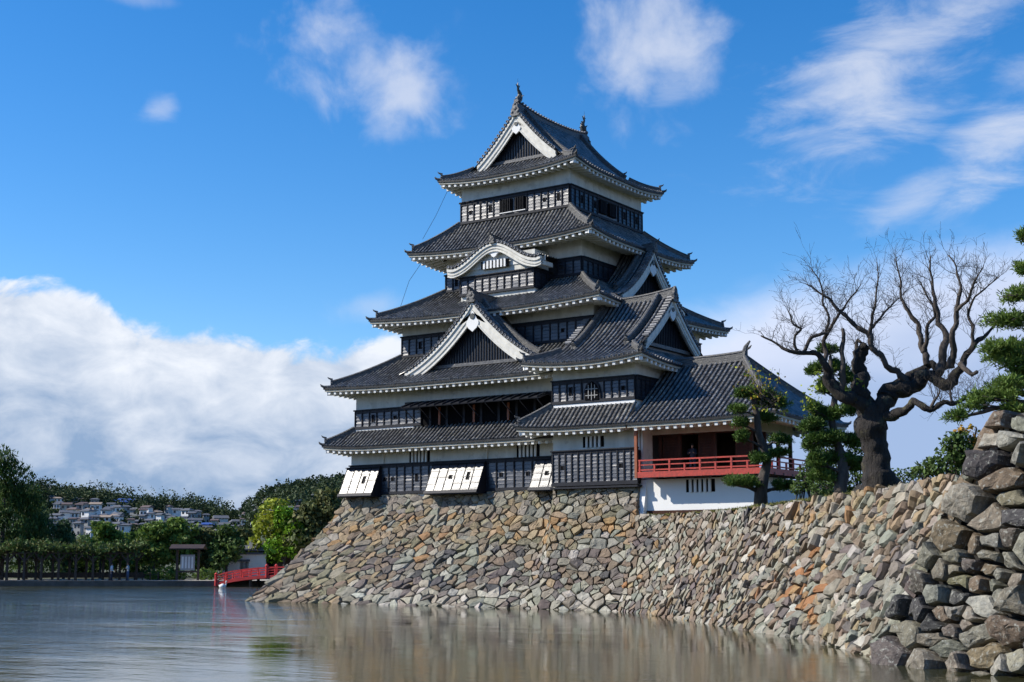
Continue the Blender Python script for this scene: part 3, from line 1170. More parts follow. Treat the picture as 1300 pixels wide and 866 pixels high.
for sg in (-1, 1):
    oni(rb, (0, sg * 4.33, 30.98), (0, sg), .72, horn=False)
    rb.box((0, sg * 4.12, 31.86), (.32, .34, .2))
rd = rb.build('ridge', 'ridge_dark', r5)
eb = MB()
for k in range(28):
    y = -4.1 + 8.2 * k / 27
    z = 31.0 + .34 * abs(2 * k / 27 - 1) ** 2.4 + .49
    for sg in (-1, 1):
        eb.tube([(sg * .12, y, z), (sg * .26, y, z - .02)], .07, 6)
eb.build('ridge_tile_ends', 'tile_end', rd)


def fish(parent, x, y, z, s):
    """ridge-end dolphin ornament, head down, tail up"""
    f = MB()
    z0_ = z
    path = [(0, .10), (.05, .28), (.16, .48), (.16, .70), (.04, .90), (-.10, 1.05), (-.16, 1.18)]
    rad = [.24, .27, .22, .17, .13, .09, .05]
    f.tube([(x, y - s * a, z + h) for a, h in path], rad, 9)
    f.tube([(x, y - s * .02, z + .1), (x, y + s * .22, z + .16), (x, y + s * .36, z + .10)], [.2, .17, .07], 8)
    f.slab([(x - .03, y - s * a, z + h) for a, h in ((-.10, 1.12), (-.36, 1.42), (-.18, 1.34), (-.12, 1.62), (-.02, 1.34), (.16, 1.46), (.02, 1.12))], (1, 0, 0), .06)
    for h, a in ((.35, .30), (.58, .36), (.78, .24)):
        f.slab([(x - .02, y - s * (a - .12), z + h - .08), (x - .02, y - s * (a + .16), z + h + .14), (x - .02, y - s * (a - .1), z + h + .12)], (1, 0, 0), .04)
    for q in (-1, 1):
        f.slab([(x + q * .18, y, z + .30), (x + q * .42, y - s * .1, z + .52), (x + q * .14, y - s * .06, z + .48)], (0, 1, 0), .04)
    f.tube([(x, y + s * .12, z + 1.1), (x, y + s * .12, z + 1.95)], .012, 4)
    f.V = [(x + (a - x) * .85, y + (b_ - y) * .85, z0_ + (c - z0_) * .78) for a, b_, c in f.V]
    return f.build('roof_fish', 'bronze', parent, smooth=False)


fish(r5, 0, -3.98, 31.86, -1)
fish(r5, 0, 3.98, 31.86, 1)
cbm = MB()
cbm.tube([(-5.0, -5.0, 26.4), (-5.6, -5.4, 24.8), (-6.3, -5.9, 23.2)], .018, 4)
cbm.tube([(-6.2, -6.1, 21.6), (-6.9, -6.5, 20.4), (-7.3, -7.0, 18.4)], .018, 4)
cbm.build('lightning_cable', 'steel', keep)

# ------------------------------------------------------------------ corner turret
tur = thing('corner_turret', 'two storey black and white turret joined to the right of the keep', 'turret', (9.4, -6, 6.3))
t1 = box_wall(tur, 6.8, 12.3, -10.5, -1, 6.0, 10.0, name='lower_storey')
bx = MB()
bx.box((9.73, -10.68, 7.45), (5.3, .36, 1.75))
bo = bx.build('board_box', 'board_frame', t1)
board_wall(bo, (7.05, -10.86), (12.42, -10.86), 6.52, 8.48, holes=((1, 'q'), (10, 'q')), pitch=.42, top=.2, bot=.2)
board_wall(bo, (7.05, -10.5), (7.05, -10.86), 6.52, 8.48, pitch=.42)
bb_ = MB()
bb_.box((9.73, -10.75, 6.42), (5.5, .7, .10))
bb_.build('bottom_rail', 'board_frame', bo)
slit_window(t1, (8.75, -10.5), (1, 0), 8.62, 9.22, 1.35, 5, barw=.48)
t2 = box_wall(tur, 6.8, 12.1, -10.5, -1, 10.0, 13.5, name='upper_storey')
wl_ = MB()
wl_.box((9.5, -10.53, 10.98), (5.2, .14, .16))
wl_.build('plaster_sill', 'plaster_white', t2)
board_wall(t2, (6.8, -10.5), (12.1, -10.5), 11.08, 12.42, holes=((2, 't'), (9, 'q')), pitch=.48, gaps=((2.15, 3.15),))
board_wall(t2, (12.1, -10.5), (12.1, -1), 11.08, 12.42, pitch=.5)
# bell-shaped lattice window
kw = MB()
o = [(-.48, 0), (-.46, .45), (-.36, .80), (-.18, .98), (0, 1.08)]
o = o + [(-x, y) for x, y in o[-2::-1]]
kw.slab([(9.45 + x * 1.12, -10.60, 11.2 + y * 1.05) for x, y in o], (0, -1, 0), .05)
kwo = kw.build('bell_window', 'board_frame', t2)
kw = MB()
kw.slab([(9.45 + x * .92, -10.66, 11.2 + y * .95) for x, y in o], (0, -1, 0), .02)
kw.build('window_opening', 'void', kwo)
kw = MB()
for x in (-.2, 0, .2):
    kw.box((9.45 + x, -10.70, 11.66), (.04, .03, .95 - abs(x) * 1.0))
for z in (11.45, 11.8):
    kw.box((9.45, -10.705, z), (.78, .03, .04))
kw.build('lattice', 'wall_grey', kwo)

# upper turret roof: hip-and-gable, ridge running left-right
YC, HY = -5.75, 6.0
H2, D2 = 4.25, 1.9
hipT = lambda t: H2 * (.52 * (t * D2 / HY) + .48 * (t * D2 / HY) ** 2)
TX0, TX1 = 5.41, 13.22
rT = Roof(TX0, TX1, YC - HY, YC + HY, 7.0, 11.65, YC - HY + D2, YC + HY - D2, 13.22, 14, lift=.30, W=2.4,
          ext={0: HY / D2, 2: HY / D2}, grange={0: (1.24, TX1 - TX0 - 1.22), 2: (1.24, TX1 - TX0 - 1.22)}, hipf=hipT, pitch=.30).build(tur, 'roof')
zfT = lambda d: 13.22 + H2 * (.52 * ((HY - d) / HY) + .48 * ((HY - d) / HY) ** 2)
gable(rT, (11.65, YC), (0, 1), (1, 0), zfT, 3.4, over=.35, back=0, slopes=False, ridge=False, dfoot=3.15, board=.30, kudari=.95, kend=1.2, zsill=14.5, setback=.25)
gable(rT, (7.0, YC), (0, -1), (-1, 0), zfT, 3.4, over=.35, back=0, slopes=False, ridge=False, dfoot=3.15, board=.30, kudari=.95, kend=1.2, zsill=14.5, setback=.25)
rb = MB()
beam(rb, [(6.62 + 5.4 * k / 12, YC, 17.25 + .30 * (max(0, k / 12 - .35) / .65) ** 2 + .1 * max(0, .2 - k / 12)) for k in range(13)], .34, .48)
oni(rb, (12.05, YC, 17.3), (1, 0), .7, horn=False)
oni(rb, (6.6, YC, 17.1), (-1, 0), .6, horn=False)
rb.build('ridge', 'ridge_tile', rT)
# lower turret roof on the left and front, which runs on into the pavilion's roof
Roof(5.09, 12.2, -11.75, .0, 6.8, 12.2, -10.5, -1, 9.70, 10.95, lift=.16, W=2.0, c=.05).build(tur, 'roof', sides=(0, 3), eaves=(0, 3), hips=(0,))

# ------------------------------------------------------------------ moon viewing pavilion
pav = thing('viewing_pavilion', 'open timber pavilion with red balcony and white base right of the turret', 'pavilion', (15.7, -7, 5.0))
# plastered base
bs = MB()
bs.slab([(12.35, -10.5, 5.9), (12.35, -10.5, 6.75), (12.35, -3.5, 6.75), (12.35, -3.5, 4.7), (12.35, -10.5, 4.7)], (6.7, 0, 0), 1.0)
base = bs.build('plaster_base', 'plaster_white', pav)
bs = MB()
bs.box((15.7, -10.53, 4.98), (6.74, .1, .26))
bs.box((19.08, -7.0, 4.98), (.1, 7.1, .26))
bs.build('base_footing', 'red_wood', base)
slit_window(base, (15.05, -10.5), (1, 0), 6.02, 6.68, 1.66, 6, barw=.55)
bs = MB()
bs.slab([(12.37, -10.50, 6.7), (12.37, -10.95, 4.9), (12.37, -10.5, 4.9)], (.35, 0, 0), 1.0)
bs.build('base_flare', 'plaster_white', base)
# balcony
bal = MB()
bal.box((16.38, -11.0, 7.02), (7.25, 1.02, .10))
bal.box((16.38, -11.5, 6.95), (7.25, .12, .30))
bal.box((19.97, -7.5, 6.95), (.12, 8.0, .30))
bal.box((19.5, -7.0, 7.02), (1.02, 8.0, .10))
bo = bal.build('balcony', 'red_lacquer', pav)
jl = MB()
for k in range(7):
    jl.box((13.3 + k * 1.05, -11.0, 6.84), (.12, 1.1, .14))
for k in range(7):
    jl.box((19.5, -10.5 + k * 1.1, 6.84), (1.1, .12, .14))
jl.build('joists', 'dark_wood', bo)
rl = MB()
yb = -11.46
for z, w_ in ((7.70, .075), (7.46, .06), (7.2, .07)):
    rl.bar((12.78, yb, z), (20.1, yb, z), w_)
    rl.bar((19.93, -11.6, z), (19.93, -3.6, z), w_)
for k in range(9):
    x = 12.85 + k * .88
    h = 7.70 if k % 2 == 0 else 7.46
    rl.box((x, yb, (7.1 + h) / 2), (.09, .09, h - 7.1 + .03))
for k in range(10):
    y = -11.46 + k * .88
    h = 7.70 if k % 2 == 0 else 7.46
    rl.box((19.93, y, (7.1 + h) / 2), (.09, .09, h - 7.1 + .03))
rl.build('railing', 'red_lacquer', bo)
# room: plastered head wall, posts, doors
rm = MB()
rm.box((15.45, -9.45, 9.62), (6.2, .14, .85))
rm.box((18.35, -7.0, 9.62), (.14, 5.2, .85))
rm.box((12.42, -9.9, 8.4), (.12, 1.1, 3.2))
head = rm.build('head_wall', 'plaster', pav)
rm = MB()
rm.box((15.4, -7.0, 6.96), (6.1, 5.0, .12))
rm.box((15.4, -7.0, 10.02), (6.1, 5.0, .06))
rm.box((14.4, -4.45, 8.4), (4.0, .1, 2.9))
rm.box((12.45, -7.0, 8.4), (.1, 4.8, 2.9))
rm.build('room', 'dark_wood', pav)
for x, y in ((13.0, -9.42), (14.15, -9.42), (16.2, -9.42), (18.3, -9.42), (18.3, -7.8), (18.3, -6.1), (18.3, -4.5)):
    rm = MB()
    rm.box((x, y, 8.15), (.17, .17, 2.3))
    rm.build('post', 'red_wood', head)
rm = MB()
rm.box((15.6, -9.42, 9.2), (5.6, .15, .14))
rm.build('lintel', 'red_wood', head)
rm = MB()
rm.box((12.55, -11.3, 8.15), (.15, .15, 2.7))
rm.build('red_post', 'orange_wood', pav)
for (x0, x1) in ((13.15, 14.05), (15.25, 16.1), (17.4, 18.2)):
    d = MB()
    d.box(((x0 + x1) / 2, -9.4, 8.1), (x1 - x0, .06, 2.1))
    dd = d.build('sliding_door', 'red_wood', pav)
    d = MB()
    for k in range(14):
        d.box(((x0 + x1) / 2, -9.45, 7.2 + k * .15), (x1 - x0 - .1, .04, .035))
    d.build('slats', 'red_wood', dd)
# pavilion roof: hipped, short ridge
PX0, PX1, PY0, PY1 = 12.2, 20.75, -11.75, -2.25
pr = Roof(PX0, PX1, PY0, PY1, 12.2, 16.85, -7.0, -6.98, 9.70, 13.25, lift=.16, W=1.6, c=.12, pitch=.30)
prf = pr.build(pav, 'roof', sides=(0, 1, 2), eaves=(0, 1, 2), hips=(1, 2))
rb = MB()
beam(rb, [(12.6 + 4.3 * k / 8, -7.0, 13.2 + .12 * (k / 8) ** 3) for k in range(9)], .34, .46)
oni(rb, (16.93, -7.0, 13.2), (1, 0), .62)
rb.tube([(16.9, -7, 13.5), (17.0, -7, 13.95), (17.25, -7, 14.25)], [.2, .12, .05], 7)
rb.build('ridge', 'ridge_tile', prf)

# ------------------------------------------------------------------ dry stone walls
rs = random.Random(3)
PAL = dict(grey=(.27, .245, .20), lgrey=(.36, .335, .28), green=(.265, .265, .225), tan=(.33, .255, .165), orange=(.36, .225, .115), rust=(.33, .17, .08),
           brown=(.225, .175, .13), purple=(.17, .145, .135), dark=(.10, .097, .098), pale=(.44, .42, .37), olive=(.24, .22, .15))


def jit(c, a=.16):
    k = 1 + rs.uniform(-a, a)
    return tuple(max(.02, min(.8, x * k * (1 + rs.uniform(-.04, .04)))) for x in c)


def pick(w):
    ks = list(w)
    return jit(PAL[rs.choices(ks, [w[k] for k in ks])[0]])


def clip(poly, a, b_, c):
    """keep a*x+b*y<=c"""
    out = []
    for i in range(len(poly)):
        p, q = poly[i], poly[(i + 1) % len(poly)]
        dp, dq = a * p[0] + b_ * p[1] - c, a * q[0] + b_ * q[1] - c
        if dp <= 0:
            out.append(p)
        if (dp < 0 < dq) or (dq < 0 < dp):
            t = dp / (dp - dq)
            out.append((p[0] + (q[0] - p[0]) * t, p[1] + (q[1] - p[1]) * t))
    return out


class WallSurf:
    def __init__(s, nodes, ex=1.25):
        """nodes: (bx, by, tx, ty, tz); base at z=0"""
        s.n = [tuple(map(float, x)) for x in nodes]
        s.u = [0.0]
        for a, b_ in zip(s.n, s.n[1:]):
            s.u.append(s.u[-1] + max(.05, (hypot(b_[0] - a[0], b_[1] - a[1]) + hypot(b_[2] - a[2], b_[3] - a[3])) / 2))
        s.U = s.u[-1]
        s.ex = ex

    def __call__(s, u, v, k=0.0):
        """u metres along, v 0..1 up, k metres outward"""
        u = max(0, min(s.U - 1e-6, u))
        i = max(j for j in range(len(s.u) - 1) if s.u[j] <= u)
        t = (u - s.u[i]) / (s.u[i + 1] - s.u[i])
        a = [x + (y - x) * t for x, y in zip(s.n[i], s.n[i + 1])]
        vv = max(0, min(1.2, v))
        g = 1 - (1 - min(1, vv)) ** s.ex + max(0, vv - 1) * .5
        if v < 0:
            g = v * 1.1
        dx, dy = a[2] - a[0], a[3] - a[1]
        p = Vector((a[0] + dx * g, a[1] + dy * g, a[4] * v))
        if k:
            h = hypot(dx, dy)
            nn = Vector((-dx / h * a[4], -dy / h * a[4], h)).normalized()
            p = p + nn * k
        return p

    def height(s, u):
        i = max(j for j in range(len(s.u) - 1) if s.u[j] <= max(0, min(s.U - 1e-6, u)))
        a = s.n[i]
        return a[4]


def stone_wall(name, S, H, cell, colour, parent, matn='stone', seeds=None, gap=.028, bulge=.10, slant=0.0, aspect=1.25, detail=1, u0=0, u1=None, v0=-.06, sizef=None, rough=1.0, deep=.30, lclip=None):
    u1 = u1 or S.U
    pts = []
    if seeds:
        pts += [(u, w, c) for u, w, c in seeds]
    row = 0
    w = v0 * H
    while w < H * 1.0:
        cu = cell * aspect
        u = u0 + (row % 2) * cu * .5 - abs(slant) * H
        while u < u1:
            p = (u + rs.uniform(-.42, .42) * cu + slant * w, w + rs.uniform(-.40, .40) * cell)
            if u0 - cu * .2 <= p[0] <= u1 + cu * .2 and rs.random() > .17:
                if not seeds or all(hypot((p[0] - q[0]) / 1.1, p[1] - q[1]) > q[3] for q in [(a[0], a[1], 0, r) for a, r in zip(seeds, [x[3] if len(x) > 3 else cell for x in SEEDR] or [])] or [(1e9, 0, 0, 1)]):
                    pts.append((p[0], p[1], None))
                    if rs.random() < .30:      # a small chinking stone beside it
                        pts.append((p[0] + cu * .38, p[1] + rs.choice((-1, 1)) * cell * .36, None))
            u += cu
        w += cell * .92
        row += 1
    R = cell * 3.2 * max(1, aspect)
    grid = {}
    for i, p in enumerate(pts):
        grid.setdefault((int(p[0] // R), int(p[1] // R)), []).append(i)
    mb = MB()
    sx = 1 / aspect                                   # metric: stones longer than high, laid on a slant
    for i, p in enumerate(pts):
        gx, gy = int(p[0] // R), int(p[1] // R)
        poly = [(p[0] - R, p[1] - R), (p[0] + R, p[1] - R), (p[0] + R, p[1] + R), (p[0] - R, p[1] + R)]
        nb = [j for a in (-1, 0, 1) for b_ in (-1, 0, 1) for j in grid.get((gx + a, gy + b_), []) if j != i]
        nb.sort(key=lambda j: (pts[j][0] - p[0]) ** 2 + (pts[j][1] - p[1]) ** 2)
        for j in nb[:26]:
            q = pts[j]
            # anisotropic bisector with shear
            dx, dy = q[0] - p[0], q[1] - p[1]
            ax = sx * sx * dx - slant * .9 * dy * sx
            ay = dy - slant * .9 * dx * sx
            mx, my = (p[0] + q[0]) / 2, (p[1] + q[1]) / 2
            poly = clip(poly, ax, ay, ax * mx + ay * my)
            if len(poly) < 3:
                break
        if len(poly) < 3:
            continue
        poly = clip(poly, 0, 1, H * (1.0 + .035 * mnoise.noise(Vector((p[0] * 1.1, 7, 0)))))
        if lclip is not None:
            poly = clip(poly, -1, lclip, 0)
        poly = clip(poly, -1, 0, -u0)
        poly = clip(poly, 1, 0, u1)
        poly = clip(poly, 0, -1, -v0 * H * 1.3)
        if len(poly) < 3:
            continue
        cx = sum(a[0] for a in poly) / len(poly)
        cy = sum(a[1] for a in poly) / len(poly)
        size = sqrt(abs(sum(a[0] * b_[1] - b_[0] * a[1] for a, b_ in zip(poly, poly[1:] + poly[:1]))) / 2)
        if size < .08:
            continue
        # drop tiny edges, add midpoints, jitter
        pl = []
        for a, b_ in zip(poly, poly[1:] + poly[:1]):
            L = hypot(b_[0] - a[0], b_[1] - a[1])
            if L < .05:
                continue
            pl.append(a)
            if L > size * .45:
                k = 2 if detail == 1 else max(2, int(L / .22))
                for m in range(1, k):
                    t = m / k
                    pl.append((a[0] + (b_[0] - a[0]) * t + rs.gauss(0, .028) * rough, a[1] + (b_[1] - a[1]) * t + rs.gauss(0, .028) * rough))
        if len(pl) < 3:
            continue
        sc1 = max(.55, 1 - 2 * gap / size - rs.uniform(0, .05))
        tx, ty = rs.gauss(0, .17) * rough, rs.gauss(0, .14) * rough       # tilt of the stone's face
        hh = bulge * (.5 + rs.random()) * min(1.6, size / cell)
        if rs.random() < .2:
            hh *= .4
        mb.c = p[2] or colour(cx, cy / H, S(cx, cy / H))
        rings = []
        spec = [(1.0, -.30, 0), (1.0, .02, .3), (.965, .55, .6), (.89, .88, .85), (.68, 1.0, 1.0), (.36, 1.06, 1.0)] if detail > 1 else [(1.0, -.30, 0), (1.0, .25, .4), (.90, .88, .9), (.5, 1.0, 1.0)]
        ph = rs.uniform(0, 50)
        for (k, h, tl) in spec:
            r = []
            for (a, c) in pl:
                rx, ry = (a - cx) * sc1 * k, (c - cy) * sc1 * k
                # rounded corners
                d = hypot(rx, ry)
                hz = h * hh + (tx * rx + ty * ry) * (1 if h > 0 else 0)
                if detail > 1 and h > 0:
                    hz += (mnoise.noise(Vector((a * 1.3, c * 1.3, ph))) * .05 + mnoise.noise(Vector((a * 3.1 + rx * 2, c * 3.1, ph + k * 3))) * .055) * min(1.3, size)
                elif h > 0:
                    hz += rs.gauss(0, .016)
                if h < 0:
                    hz = -deep
                r.append(S(cx + rx, (cy + ry) / H, hz))
            rings.append(r)
        m = len(pl)
        vs = [v for r in rings for v in r]
        cxy = S(cx, cy / H, hh * 1.08 + (mnoise.noise(Vector((cx, cy, ph))) * .1 if detail > 1 else 0))
        vs.append(cxy)
        fs = [(q * m + k, q * m + (k + 1) % m, (q + 1) * m + (k + 1) % m, (q + 1) * m + k) for q in range(len(spec) - 1) for k in range(m)]
        q = len(spec) - 1
        fs += [(q * m + k, q * m + (k + 1) % m, len(vs) - 1) for k in range(m)]
        mb.add(vs, fs)
    o = mb.build(name, matn, parent)
    g = MB()
    n = int((u1 - u0) / .8)
    lc = (lclip or 0) * H
    g.loft([[S(u0 + lc * max(0, v) + (u1 - u0 - lc * max(0, v)) * i / n + (.25 if lclip else 0), v, -deep * .55) for v in (-.15, 0, .2, .4, .6, .8, .99)] + [S(u0 + lc * .99 + (u1 - u0 - lc * .99) * i / n + (.25 if lclip else 0), .99, -deep * .55) + Vector((0, 0, -.6))] for i in range(n + 1)], closed=False)
    g.build('wall_core', 'stone_gap', parent)
    return o


SEEDR = []
base_nodes = [(-13.8, 12, -9.7, 9.2, 6.35), (-13.9, -13.3, -9.65, -9.15, 6.42), (6.3, -13.2, 6.0, -9.15, 6.42), (8.0, -13.6, 6.95, -10.7, 6.36), (13.2, -14.0, 12.33, -10.75, 6.32), (13.45, -12.9, 12.36, -9.9, 6.32)]
SA = WallSurf(base_nodes, 1.3)


def colA(u, v, p):
    x = p.x
    n1 = mnoise.noise(Vector((x * .22, p.z * .5, 3)))
    n2 = mnoise.noise(Vector((x * .15, p.z * .3, 9)))
    if v > .86:
        return pick(dict(grey=5, lgrey=3, tan=1.0, olive=1, green=.6))
    if v > .5:
        o = max(0, 1 - abs(v - .67 + .03 * sin(x * .5)) / .13)
        return pick(dict(tan=1.6 + 4 * o, orange=.2 + 2.6 * o * (1 if x > -9 else .5), grey=2.2, brown=1.2, olive=1.2, green=.6 + 1.5 * max(0, n1 * 3), lgrey=.8))
    if x < -6:
        return pick(dict(grey=3, brown=2.5, olive=3, tan=.8, lgrey=1, purple=.8))
    if v < .13:
        return pick(dict(pale=2, lgrey=3, grey=3, purple=1.5, green=1))
    return pick(dict(grey=3.0, brown=3.6, purple=2.0 + max(0, n2 * 4), green=1.6 + max(0, n1 * 4), tan=.8, pale=.4, lgrey=1.0, dark=.6, orange=.15))


sb_ = thing('stone_base', 'high sloping dry stone base under the keep, rising from the moat', 'stone wall', (0, -11, 0))
stone_wall('stones', SA, 7.6, .46, colA, sb_, slant=0.22, aspect=1.35, bulge=.095, gap=.014)
corn = MB()

wall2_nodes = [(12.8, -13.8, 12.1, -11.1, 4.86), (15.0, -15.5, 14.8, -11.9, 4.86), (20.9, -21.2, 21.2, -17.6, 4.80), (26.6, -26.7, 27.1, -24.4, 4.80), (30.7, -31.4, 32.5, -30.9, 4.93), (36.4, -39.6, 38.6, -38.0, 5.05)]
wall2_nodes[3] = (26.2, -27.0, 27.6, -25.2, 4.80)
SB = WallSurf(wall2_nodes, 1.15)


def colB(u, v, p):
    n1 = mnoise.noise(Vector((u * .2, v * 2.0, 5)))
    n2 = mnoise.noise(Vector((u * .35, v * 3.0, 15)))
    t = u / SB.U
    if v > .72 and t > .55:
        return pick(dict(tan=4, orange=.4, grey=2, brown=1.2, lgrey=1.5, green=1))
    rust = max(0, 1 - hypot((t - .66) / .14, (v - .30) / .30))
    return pick(dict(grey=3.4, green=1.8 + max(0, n1 * 6), lgrey=1.5, brown=3.2 + max(0, -n1 * 6), purple=1.6 + max(0, n2 * 3), tan=1.0, rust=.10 + 3.5 * rust, orange=.12 + 1.6 * rust, pale=1.0, dark=.3))


sw2 = thing('moat_wall', 'long dry stone wall curving from the keep base along the moat', 'stone wall', (24, -24, 0))
stone_wall('stones', SB, 5.6, .40, colB, sw2, slant=0.42, aspect=1.4, bulge=.11, gap=.018)

# the nearer, higher wall on the right
_e = np.array([9.9, -5.75]) / hypot(9.9, 5.75)
_n = np.array([-_e[1], _e[0]])
_b0 = np.array([35.3, -38.95])
fb_nodes = []
for t in (0, 12, 40):
    q_ = _b0 + _e * t
    fb_nodes.append((q_[0], q_[1], q_[0] + _n[0] * .86, q_[1] + _n[1] * .86, 6.27))
SC = WallSurf(fb_nodes, 1.05)
SD = WallSurf([(38.9, -31.5, 41.6, -33.0, 6.2), (35.35, -38.9, 39.25, -40.25, 6.25)], 1.0)
HC = 6.4
P0_, P1_, P2_ = Vector((35.3, -38.95, 0)), Vector((45.2, -44.7, 0)), Vector((35.3 + _n[0] * .86, -38.95 + _n[1] * .86, 6.27))
pn = (P1_ - P0_).cross(P2_ - P0_).normalized()


def hitC(px, py):
    d = Vector(ray_dir(px, py))
    o = Vector(CAM)
    k = (P0_ - o).dot(pn) / d.dot(pn)
    q = o + d * k
    v = q.z / 6.27
    e = (P1_ - P0_)
    b_ = q - Vector(((P2_ - P0_).x, (P2_ - P0_).y, 0)) * v
    b_.z = 0
    t = (b_ - P0_).dot(e) / e.length_squared
    return t * (P1_ - P0_).length, v * HC


big = [(1258, 538, 'brown', .55), (1297, 538, 'green', .3), (1256, 556, 'pale', .45), (1290, 558, 'pale', .4), (1256, 584, 'dark', .7), (1297, 580, 'green', .35), (1285, 609, 'brown', .5),
       (1291, 634, 'olive', .35), (1231, 642, 'lgrey', .75), (1262, 662, 'grey', .65), (1206, 687, 'brown', .65), (1240, 700, 'brown', .5), (1266, 690, 'green', .3), (1289, 686, 'purple', .4),
       (1292, 655, 'dark', .35), (1178, 708, 'grey', .45), (1217, 712, 'grey', .25), (1237, 716, 'purple', .22), (1262, 706, 'grey', .25), (1285, 712, 'green', .3), (1165, 738, 'purple', .55),
       (1215, 722, 'grey', .3), (1258, 723, 'brown', .3), (1220, 740, 'olive', .22), (1245, 741, 'brown', .3), (1282, 740, 'grey', .35), (1140, 768, 'dark', .55), (1165, 775, 'dark', .6),
       (1216, 755, 'dark', .4), (1250, 766, 'pale', .35), (1272, 754, 'green', .25), (1295, 763, 'grey', .4), (1232, 784, 'lgrey', .28), (1113, 796, 'green', .35), (1152, 803, 'grey', .5),
       (1192, 808, 'grey', .2), (1207, 801, 'purple', .25), (1204, 822, 'green', .4), (1240, 806, 'lgrey', .45), (1286, 803, 'brown', .65), (1135, 825, 'purple', .8), (1255, 834, 'tan', .5),
       (1182, 843, 'grey', .35), (1215, 845, 'grey', .4), (1298, 842, 'lgrey', .3), (1280, 851, 'pale', .25), (1105, 830, 'purple', .6)]
sd_ = []
for (px, py, c, r) in big:
    u, w = hitC(px, py)
    sd_.append((u, w, jit(PAL[c], .08)))
    SEEDR.append((0, 0, 0, r * 1.15))


def colC(u, v, p):
    return pick(dict(grey=3, brown=2, purple=2, green=2, lgrey=1.5, dark=1.5, olive=1, pale=.5))


sw3 = thing('rampart_corner', 'nearest and tallest wall corner of large dark boulders at the right edge', 'stone wall', (40, -41, 0))
stone_wall('boulders', SC, HC, .52, colC, sw3, matn='stone_old', seeds=sd_, aspect=1.35, bulge=.22, gap=.05, deep=.5, lclip=4.05 / HC, detail=2, u1=26, rough=1.5)
SEEDR.clear()
stone_wall('return_boulders', SD, 7.0, .9, colC, sw3, matn='stone_old', aspect=1.2, bulge=.25, gap=.06, deep=.5, detail=2, rough=1.3)
SEEDR.clear()
# earth on top of the near wall
tb = MB()
tb.add([(40.3, -40.6, 5.7), (46, -43.9, 5.7), (58, -50.8, 5.7), (60, -20, 5.7), (42.5, -32, 5.7)], [(0, 1, 2, 3, 4)])
tag(tb.build('rampart_earth', 'earth'), kind='structure')

# ------------------------------------------------------------------ ground, water, banks
wm = MB()
wm.add([(-500, -700, 0), (700, -700, 0), (700, 400, 0), (-500, 400, 0)], [(0, 1, 2, 3)])
tag(wm.build('water', 'water'), kind='structure')
mbd = MB()
mbd.add([(-6000, -6000, -1.2), (6000, -6000, -1.2), (6000, 9000, -1.2), (-6000, 9000, -1.2)], [(0, 1, 2, 3)])
tag(mbd.build('moat_bed', 'earth'), kind='structure')
gm = MB()
gp = [(12.3, -11.15), (14.8, -11.95), (21.3, -17.7), (27.7, -25.1), (32.7, -30.9), (38.7, -37.8), (60, -30), (70, 90), (-8.9, 90), (-8.9, 8), (-8.9, -8), (6, -8), (12.3, -9)]
gm.add([(x, y, 4.80) for x, y in gp], [tuple(range(len(gp)))])
gm.add([(-8.9, 90, 4.8), (70, 90, 4.8), (70, 90, -1), (-8.9, 90, -1)], [(0, 1, 2, 3)])
gm.add([(-8.9, 8, 4.8), (-8.9, 90, 4.8), (-8.9, 90, -1), (-8.9, 8, -1)], [(0, 1, 2, 3)])
tag(gm.build('castle_ground', 'earth'), kind='structure')

BO = np.array([-63.19, 3.91])
BD = np.array([16.6, 11.55]) / hypot(16.6, 11.55)
BN = np.array([-BD[1], BD[0]])


def bank(t, k, z=.5):
    p = BO + BD * t + BN * k
    return (p[0], p[1], z)


def bank_px(px, k, z=.5):
    d = ray_dir(px, 700)[:2]
    o = BO + BN * k - CAM[:2]
    # CAM + d*s = BO + BN k + BD t
    M = np.array([[d[0], -BD[0]], [d[1], -BD[1]]])
    s_, t = np.linalg.solve(M, o)
    return np.array(bank(t, k, z))


far = MB()
far.add([bank(-900, .6), bank(900, .6), bank(5000, 7000), bank(-5000, 7000)], [(0, 1, 2, 3)])
tag(far.build('ground', 'earth'), kind='structure')
pt_ = MB()
pt_.add([bank(-200, .62, .505), bank(45, .62, .505), bank(45, 10, .505), bank(-200, 10, .505)], [(0, 1, 2, 3)])
tag(pt_.build('path', 'path'), kind='structure')
bw = MB()
bw.slab([bank(-300, 0, -1), bank(300, 0, -1), bank(300, 0, .495), bank(-300, 0, .495)], (BN[0], BN[1], 0), .65)
bo_ = bw.build('bank_wall', 'concrete')
tag(bo_, 'low dark retaining wall along the far bank of the moat', 'wall')

# ------------------------------------------------------------------ foliage helpers
nr_ = np.random.default_rng(11)


def mesh_np(name, V, faces_n, mat_, parent, loc=None):
    """V: (n*k,3) array, n faces of k corners each"""
    k = faces_n
    n = len(V) // k
    org = ORG[parent.name] if parent is not None else (loc if loc is not None else np.array([V[:, 0].mean(), V[:, 1].mean(), V[:, 2].min()]))
    me = bpy.data.meshes.new(name)
    me.vertices.add(n * k)
    me.vertices.foreach_set('co', (V - org).astype(np.float32).ravel())
    me.loops.add(n * k)
    me.loops.foreach_set('vertex_index', np.arange(n * k, dtype=np.int32))
    me.polygons.add(n)
    me.polygons.foreach_set('loop_start', np.arange(0, n * k, k, dtype=np.int32))
    me.polygons.foreach_set('loop_total', np.full(n, k, dtype=np.int32))
    me.materials.append(MATS[mat_])
    me.update(calc_edges=True)
    o = bpy.data.objects.new(name, me)
    col.objects.link(o)
    if parent is not None:
        o.parent = parent
    else:
        o.location = org
    ORG[o.name] = np.array(org, float)
    return o


def unit(a):
    return a / np.maximum(1e-9, np.linalg.norm(a, axis=-1, keepdims=True))


